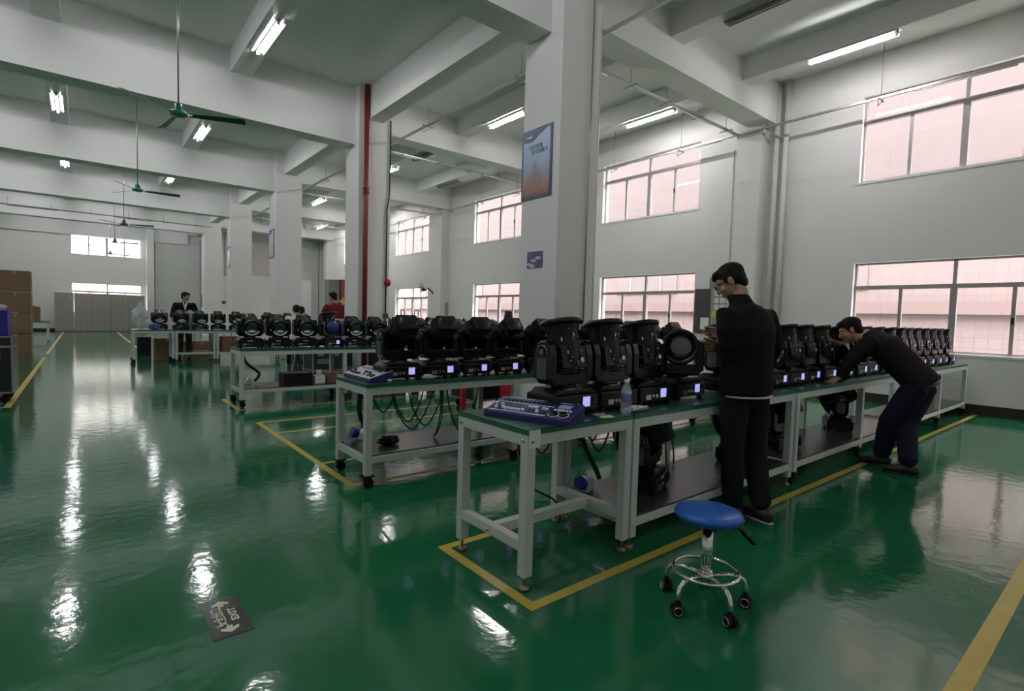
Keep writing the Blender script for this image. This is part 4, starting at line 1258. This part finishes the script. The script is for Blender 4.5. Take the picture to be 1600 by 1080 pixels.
def hand(mb, wrist, d, palm, thumb_side, curl=.35, s=1.0):
    """d fingers direction, palm = palm normal, thumb_side = +1/-1 along d x palm"""
    w0 = Vector(wrist); d = Vector(d).normalized(); n = Vector(palm); n = (n - d * n.dot(d)).normalized(); sd = d.cross(n) * thumb_side
    q = w0
    mb.loft([(q - d * .02, sd * .022, n * .018), (q, sd * .028, n * .018), (q + d * .04 * s, sd * .038 * s, n * .016), (q + d * .085 * s, sd * .042 * s, n * .013), (q + d * .098 * s, sd * .036 * s, n * .009)], 14)
    L = [(.040, .026, .020), (.045, .030, .021), (.042, .027, .020), (.033, .021, .018)]
    for i in range(4):
        off = (.031 - .0205 * i) * s
        fan_ = (.10 - .075 * i)
        b = q + d * (.088 - .006 * abs(i - 1)) * s + sd * off
        dd = (d + sd * fan_).normalized()
        pts = [(b - dd * .01, .0110)]
        ang = curl * (.7 + .18 * i)
        p = b
        for j, l in enumerate(L[i]):
            a = ang * (j + 1) * .8
            v = dd * math.cos(a) + n * math.sin(a)
            p = p + v * l * s
            pts.append((p, (.0106, .0100, .0090)[j]))
        limb(mb, pts, 10)
    b = q + d * .022 * s + sd * .028 * s
    v1 = (d * .65 + sd * .75 + n * .25).normalized(); v2 = (d * .85 + sd * .35 + n * .35).normalized()
    limb(mb, [(b - v1 * .01, .014), (b + v1 * .038 * s, .012), (b + v1 * .038 * s + v2 * .028 * s, .0095), (b + v1 * .038 * s + v2 * .048 * s, .008)], 10)
def head_mesh(mb, c, f, u, neck=None):
    c, f, u = Vector(c), Vector(f).normalized(), Vector(u)
    u = (u - f * u.dot(f)).normalized(); r = f.cross(u)
    W = lambda x, y, z: c + r * x + f * y + u * z
    mb.ell(W(0, -.008, .03), r * .075, f * .096, u * .088)
    mb.ell(W(0, .030, -.030), r * .060, f * .064, u * .078)
    mb.ell(W(0, .058, -.088), r * .028, f * .026, u * .022)
    mb.ell(W(0, .070, .028), r * .052, f * .020, u * .022)
    limb(mb, [(W(0, .090, .012), .007), (W(0, .104, -.014), .010), (W(0, .106, -.026), .0135)], 10)
    for s in (-1, 1):
        mb.ell(W(s * .038, .062, -.028), r * .022, f * .022, u * .022)
        mb.ell(W(s * .012, .098, -.030), r * .008, f * .009, u * .007)
        mb.ell(W(s * .079, -.006, -.012), r * .009, f * .020, u * .032)
        mb.ell(W(s * .083, -.012, .004), r * .007, f * .014, u * .016)
    limb(mb, [(W(-.018, .084, -.058), .006), (W(0, .092, -.057), .0075), (W(.018, .084, -.058), .006)], 8)
    limb(mb, [(W(-.014, .084, -.068), .006), (W(0, .090, -.069), .007), (W(.014, .084, -.068), .006)], 8)
    if neck is not None:
        limb(mb, [(W(0, -.014, -.03), .047), (W(0, -.016, -.09), .050), (neck, .057)], 18)
def hair_mesh(mb, c, f, u, back=.02, front=1.0):
    c, f, u = Vector(c), Vector(f).normalized(), Vector(u)
    u = (u - f * u.dot(f)).normalized(); r = f.cross(u)
    W = lambda x, y, z: c + r * x + f * y + u * z
    mb.ell(W(0, -.018, .050), r * .083, f * .100, u * .080)
    mb.ell(W(0, -.045, .015), r * .078, f * .064, u * .080)
    mb.ell(W(0, -.065, -.025), r * .062, f * .036, u * .055)
    mb.ell(W(0, .048 * front, .085), r * .062, f * .046, u * .030)
    mb.ell(W(0, .078 * front, .070), r * .050, f * .022, u * .020)
    for s in (-1, 1):
        mb.ell(W(s * .073, .005, .02), r * .010, f * .030, u * .035)
def eyes(c, f, u, parent, rel):
    c, f, u = Vector(c), Vector(f).normalized(), Vector(u)
    u = (u - f * u.dot(f)).normalized(); r = f.cross(u)
    for s in (-1, 1):
        p = c + r * s * .031 + f * .082 + u * .004 - rel
        e = MB().ell(p, r * .014, f * .010, u * .008, 12, 8).build('eye', EYEW, parent)
        MB().ell(p + f * .007, r * .006, f * .004, u * .006, 10, 6).build('iris', mat('dark_iris', (.01, .007, .005), .2), e)
def rel_mb(mb, o):
    mb.v = [(v[0] - o.x, v[1] - o.y, v[2] - o.z) for v in mb.v]
    return mb
def person(label, root, J, cl):
    """J: joints in world coordinates; cl: clothing materials"""
    root = Vector(root)
    t = empty('person', tuple(root), 0, label, 'person')
    V = Vector
    fwd = V(J['fwd']).normalized(); rt = V(J['right']).normalized()
    up_t = (V(J['chest']) - V(J['pelvis'])).normalized()
    fT = (fwd - up_t * fwd.dot(up_t)).normalized()
    # body under the clothes, one surface
    b = MB()
    hc = V(J['head'])
    head_mesh(b, hc, J['look'], J['hup'], V(J['neck']))
    pel, ch, nk = V(J['pelvis']), V(J['chest']), V(J['neck'])
    b.loft([(pel - up_t * .08, rt * .10, fT * .08), (pel, rt * .13, fT * .09), (pel.lerp(ch, .5), rt * .11, fT * .085), (ch, rt * .13, fT * .095), (ch.lerp(nk, .7), rt * .10, fT * .07), (nk, rt * .05, fT * .05)], 18)
    for s in ('l', 'r'):
        sh, el, wr = V(J['sh_' + s]), V(J['el_' + s]), V(J['wr_' + s])
        limb(b, [(nk.lerp(sh, .45) - up_t * .05, .035), (sh, .045), (sh.lerp(el, .5), .042), (el, .036), (el.lerp(wr, .4), .034), (wr, .026)], 14)
        hd_ = J['hand_' + s]
        hand(b, wr, hd_[0], hd_[1], hd_[2], hd_[3])
        if 'hip_' + s in J:
            hp, kn, an = V(J['hip_' + s]), V(J['kn_' + s]), V(J['an_' + s])
            limb(b, [(hp, .078), (hp.lerp(kn, .5), .065), (kn, .05), (kn.lerp(an, .35), .048), (an, .034)], 16)
            tf = V(J.get('toe', fwd)); tf.z = 0; tf.normalize()
            limb(b, [(an + V((0, 0, -.04)), .032), (an + tf * .10 + V((0, 0, -.05)), .028), (an + tf * .15 + V((0, 0, -.055)), .02)], 12)
    body = fuse('body', rel_mb(b, root), cl.get('skin', SKIN), t, .0045 if cl.get('fine') else .007, 2)
    # top
    j = MB()
    sw = cl.get('sw', .0)
    shm = (V(J['sh_l']) + V(J['sh_r'])) / 2
    hem = pel - up_t * cl.get('hem', .06)
    j.loft([(hem, rt * (.165 + sw), fT * (.125 + sw)), (pel + up_t * .04, rt * (.165 + sw), fT * (.122 + sw)), (pel.lerp(ch, .45), rt * (.158 + sw), fT * (.118 + sw)), (ch - up_t * .05, rt * (.172 + sw), fT * (.125 + sw)),
            (ch + up_t * .06, rt * (.182 + sw), fT * (.122 + sw)), (shm + up_t * .02, rt * (.168 + sw), fT * .115), (shm.lerp(nk, .5) + up_t * .025, rt * .125, fT * .095), (nk, rt * .078, fT * .078), (nk + (hc - nk) * cl.get('collar', .18), rt * .069, fT * .070)], 24)
    for s in ('l', 'r'):
        sh, el, wr = V(J['sh_' + s]), V(J['el_' + s]), V(J['wr_' + s])
        A_ = cl.get('arm', 1.0)
        limb(j, [(shm.lerp(sh, .5) - up_t * .02, .085), (sh, .078), (sh.lerp(el, .35), .070 * A_), (sh.lerp(el, .8), .060 * A_), (el, .058 * A_), (el.lerp(wr, .4), .052 * A_), (el.lerp(wr, .85), .044 * A_), (el.lerp(wr, .97), .042 * A_)], 18)
    fuse('jacket', rel_mb(j, root), cl['top'], t, .009, 8)
    if 'hip_l' in J:
        p = MB()
        p.loft([(pel + up_t * .03, rt * .150, fT * .108), (pel - V((0, 0, .03)), rt * .162, fT * .128), (pel - V((0, 0, .10)), rt * .155, fT * .115), (pel - V((0, 0, .16)), rt * .12, fT * .09)], 22)
        for s in ('l', 'r'):
            hp, kn, an = V(J['hip_' + s]), V(J['kn_' + s]), V(J['an_' + s])
            G_ = cl.get('leg', 1.0)
            limb(p, [(hp, .094 * G_), (hp.lerp(kn, .35), .092 * G_), (hp.lerp(kn, .75), .080 * G_), (kn, .074 * G_), (kn.lerp(an, .3), .074 * G_), (kn.lerp(an, .7), .070 * G_), (an + V((0, 0, .03)), .066 * G_)], 18)
        fuse('trousers', rel_mb(p, root), cl['legs'], t, .009, 7)
        for s in ('l', 'r'):
            an = V(J['an_' + s]) - root
            tf = V(J.get('toe', fwd)); tf.z = 0; tf.normalize(); sd = V((tf.y, -tf.x, 0))
            q = MB()
            z = V((0, 0, 1))
            g = V((an.x, an.y, 0))
            q.loft([(g - tf * .085 + z * .045, sd * .02, z * .03), (g - tf * .07 + z * .05, sd * .036, z * .045), (g + z * .055, sd * .042, z * .052), (g + tf * .08 + z * .045, sd * .046, z * .040), (g + tf * .15 + z * .036, sd * .042, z * .028), (g + tf * .185 + z * .03, sd * .022, z * .018)], 16)
            q.v = [(a, b_, max(c_, .016)) for a, b_, c_ in q.v]
            so = q.build('shoe', SHOE, t)
            sl = MB().loft([(g - tf * .09 + z * .009, sd * .022, z * .008), (g - tf * .07 + z * .009, sd * .037, z * .009), (g + tf * .08 + z * .009, sd * .047, z * .009), (g + tf * .15 + z * .009, sd * .043, z * .009), (g + tf * .19 + z * .009, sd * .024, z * .008)], 16)
            sl.v = [(a, b_, max(c_, 0)) for a, b_, c_ in sl.v]
            sl.build('sole', SOLE if cl.get('sole') else SHOE, so)
    h = MB()
    hair_mesh(h, hc, J['look'], J['hup'])
    fuse('hair', rel_mb(h, root), HAIR, t, .006, 3)
    eyes(hc, J['look'], J['hup'], t, root)
    return t

# standing man at the near bench
m1 = person('man in black jacket standing at the near bench, back turned, adjusting a light', (3.45, 1.68, 0), dict(
    fwd=(.25, .97, 0), right=(.97, -.25, 0), look=(-.30, .72, -.50), hup=(-.1, .45, .85),
    pelvis=(3.40, 1.71, .92), chest=(3.43, 1.73, 1.22), neck=(3.45, 1.79, 1.45), head=(3.455, 1.88, 1.605),
    sh_l=(3.285, 1.805, 1.365), sh_r=(3.625, 1.705, 1.36), el_l=(3.275, 1.745, 1.095), el_r=(3.70, 1.66, 1.09),
    wr_l=(3.455, 1.925, 1.150), wr_r=(3.67, 2.01, 1.24),
    hand_l=((-.80, .20, .10), (-.15, .9, .25), -1, .22), hand_r=((-.45, .8, .1), (-.8, -.3, -.2), 1, .5),
    hip_l=(3.315, 1.735, .87), kn_l=(3.34, 1.75, .48), an_l=(3.40, 1.76, .09), hip_r=(3.485, 1.69, .87), kn_r=(3.51, 1.68, .48), an_r=(3.51, 1.62, .09)),
    dict(top=JACK, legs=TROU, fine=True, sole=True, hem=.07, sw=.022, collar=.42, arm=1.12))
gz = MB()
hc = Vector((3.455, 1.88, 1.605)); lf = Vector((-.30, .72, -.50)).normalized(); hu = Vector((-.1, .45, .85)); hu = (hu - lf * hu.dot(lf)).normalized(); hr = lf.cross(hu)
for s in (-1, 1):
    gz.torus(tuple(hc + lf * .104 + hr * s * .032 + hu * .004 - Vector((3.45, 1.68, 0))), .020, .0018, tuple(lf), 20, 5)
    gz.tube([tuple(hc + lf * .104 + hr * s * .052 + hu * .008 - Vector((3.45, 1.68, 0))), tuple(hc - lf * .01 + hr * s * .084 + hu * .006 - Vector((3.45, 1.68, 0)))], .0018, 6)
gz.build('glasses', BLK2, m1)
MB().loft([((-.05, .02, z), (.178, -.045, 0), (.034, .132, 0)) for z in (.842, .852)], 24).build('shirt_hem', WSH, m1)

# bending man further right
m2 = person('man in dark sweater and navy jeans bending over the bench towards a light', (5.82, 1.45, 0), dict(
    fwd=(-.15, .90, .0), right=(.98, .16, 0), look=(-.35, .80, -.45), hup=(-.1, .50, .85),
    pelvis=(5.90, 1.35, .84), chest=(5.88, 1.60, 1.10), neck=(5.86, 1.77, 1.25), head=(5.80, 1.905, 1.285),
    sh_l=(5.70, 1.70, 1.17), sh_r=(6.06, 1.72, 1.19), el_l=(5.60, 1.84, .97), el_r=(6.02, 1.98, .98),
    wr_l=(5.60, 1.90, .838), wr_r=(5.83, 2.00, 1.12),
    hand_l=((-.30, .12, -.10), (0, 0, -1), -1, .12), hand_r=((-.45, .45, .35), (-.6, .1, -.5), 1, .45),
    hip_l=(5.82, 1.36, .79), kn_l=(5.80, 1.54, .46), an_l=(5.93, 1.62, .09), hip_r=(5.98, 1.34, .79), kn_r=(5.90, 1.43, .44), an_r=(5.74, 1.36, .09)),
    dict(top=JACK2, legs=JEAN, fine=True, hem=.07, sw=.020, arm=1.1, leg=1.12))
MB().loft([((.09, -.135, .775), (.182, .028, 0), (-.012, .100, -.060)), ((.088, -.118, .806), (.182, .028, 0), (-.012, .104, -.065))], 24).build('belt', LEATH, m2)

# suited man behind the far bench
person('man in dark suit and white collar standing behind the far bench', (2.06, 16.2, 0), dict(
    fwd=(-.2, -.98, 0), right=(-.98, .2, 0), look=(.75, -.55, -.15), hup=(0, 0, 1),
    pelvis=(2.06, 16.2, .92), chest=(2.06, 16.18, 1.25), neck=(2.06, 16.16, 1.46), head=(2.08, 16.12, 1.62),
    sh_l=(2.26, 16.14, 1.40), sh_r=(1.86, 16.20, 1.40), el_l=(2.34, 16.08, 1.12), el_r=(1.78, 16.12, 1.12), wr_l=(2.28, 15.92, .96), wr_r=(1.84, 15.92, .98),
    hand_l=((-.1, -.6, -.5), (0, -.3, -1), 1, .3), hand_r=((.1, -.6, -.5), (0, -.3, -1), -1, .3),
    hip_l=(2.15, 16.2, .88), kn_l=(2.16, 16.18, .48), an_l=(2.17, 16.2, .09), hip_r=(1.97, 16.2, .88), kn_r=(1.96, 16.18, .48), an_r=(1.95, 16.2, .09)),
    dict(top=mat('black_suit', (.007, .007, .008), .8, spec=.15), legs=mat('black_suit_trousers', (.011, .011, .012), .8), hem=.12, collar=.1))
cs = [c for c in COL.objects if c.name.startswith('person') and abs(c.location.y - 16.2) < .01][0]
MB().prism([(-.055, .06), (.0, -.16), (.055, .06), (.03, .075), (0, .0), (-.03, .075)], (.0, -.012, 0), (0.0, -.135, 1.40), (1, -.1, 0), (0, 0, 1)).build('shirt_collar', WSH, cs)
# man in red sweater, back turned
m4 = person('man in dark red sweater with pale grey hem, back turned, by the red pipe', (4.50, 11.95, 0), dict(
    fwd=(.3, .95, 0), right=(.95, -.3, 0), look=(-.35, .9, -.15), hup=(0, 0, 1),
    pelvis=(4.50, 11.95, .93), chest=(4.50, 11.96, 1.27), neck=(4.48, 11.98, 1.50), head=(4.45, 12.02, 1.665),
    sh_l=(4.30, 12.02, 1.43), sh_r=(4.70, 11.90, 1.43), el_l=(4.22, 12.08, 1.16), el_r=(4.78, 11.98, 1.16), wr_l=(4.30, 12.28, 1.08), wr_r=(4.74, 12.22, 1.08),
    hand_l=((.1, .8, 0), (.8, 0, -.4), -1, .3), hand_r=((-.1, .8, 0), (-.8, 0, -.4), 1, .3),
    hip_l=(4.41, 11.97, .88), kn_l=(4.40, 11.98, .48), an_l=(4.40, 11.95, .09), hip_r=(4.59, 11.93, .88), kn_r=(4.60, 11.94, .48), an_r=(4.60, 11.92, .09)),
    dict(top=MAROON, legs=TROU, sw=.012, hem=.05))
MB().loft([((0, .005, z), (.95 * rx, -.3 * rx, 0), (.3 * ry, .95 * ry, 0)) for z, rx, ry in ((.93, .187, .147), (1.05, .183, .143), (1.18, .195, .148))], 28).build('grey_sweater_band', GREYK, m4)
# two workers sitting behind the third row
def seated(label, x, y, hz, top, yaw=0):
    c, s_ = math.cos(yaw), math.sin(yaw)
    f = Vector((s_, c, 0)); r = Vector((c, -s_, 0)); o = Vector((x, y, 0))
    P = lambda a, b, z: tuple(o + r * a + f * b + Vector((0, 0, z)))
    person(label, (x, y, 0), dict(fwd=tuple(f), right=tuple(r), look=tuple(f + Vector((0, 0, -.5))), hup=(0, 0, 1),
        pelvis=P(0, 0, hz - .72), chest=P(0, .08, hz - .42), neck=P(0, .16, hz - .24), head=P(0, .24, hz - .11),
        sh_l=P(-.19, .12, hz - .30), sh_r=P(.19, .12, hz - .30), el_l=P(-.24, .26, hz - .52), el_r=P(.24, .26, hz - .52), wr_l=P(-.16, .46, hz - .52), wr_r=P(.16, .46, hz - .52),
        hand_l=(tuple(f), (0, 0, -1), -1, .3), hand_r=(tuple(f), (0, 0, -1), 1, .3),
        hip_l=P(-.09, .02, hz - .76), kn_l=P(-.12, .42, hz - .76), an_l=P(-.12, .44, .09), hip_r=P(.09, .02, hz - .76), kn_r=P(.12, .42, hz - .76), an_r=P(.12, .44, .09)),
        dict(top=top, legs=TROU))
    st = empty('work_stool', P(0, 0, 0), 0, 'plain stool under the ' + ('left' if x < 4.0 else 'right') + ' seated worker', 'stool')
    z = hz - .90
    MB().lathe([(0, z - .03), (.16, z - .03), (.17, z - .01), (.16, z), (0, z)], n=24).build('seat', SEATB, st)
    for q in range(4):
        a = q * PI / 2 + .78
        MB().tube([(.10 * math.cos(a), .10 * math.sin(a), z - .03), (.16 * math.cos(a), .16 * math.sin(a), 0)], .012, 8).build('leg', GALV, st)
seated('worker in pale shirt sitting with head bent, left of the two behind the third bench', 3.72, 12.2, 1.445, WSH, .2)
seated('worker in light grey top sitting low, right of the two behind the third bench', 4.02, 12.9, 1.42, GREYK, .3)
# office blocks of stuff behind: small carton and board near the far aisle
tag(MB().box((1.28, 17.6, .25), (.30, .4, .5)).build('black_crate', BLKR), 'black crate on the floor behind the left far bench', 'crate')
cboard('cardboard_box', (2.55, 17.0, 0), (.9, .5, .42), 'long dark carton behind the second far bench', group='loose cartons')
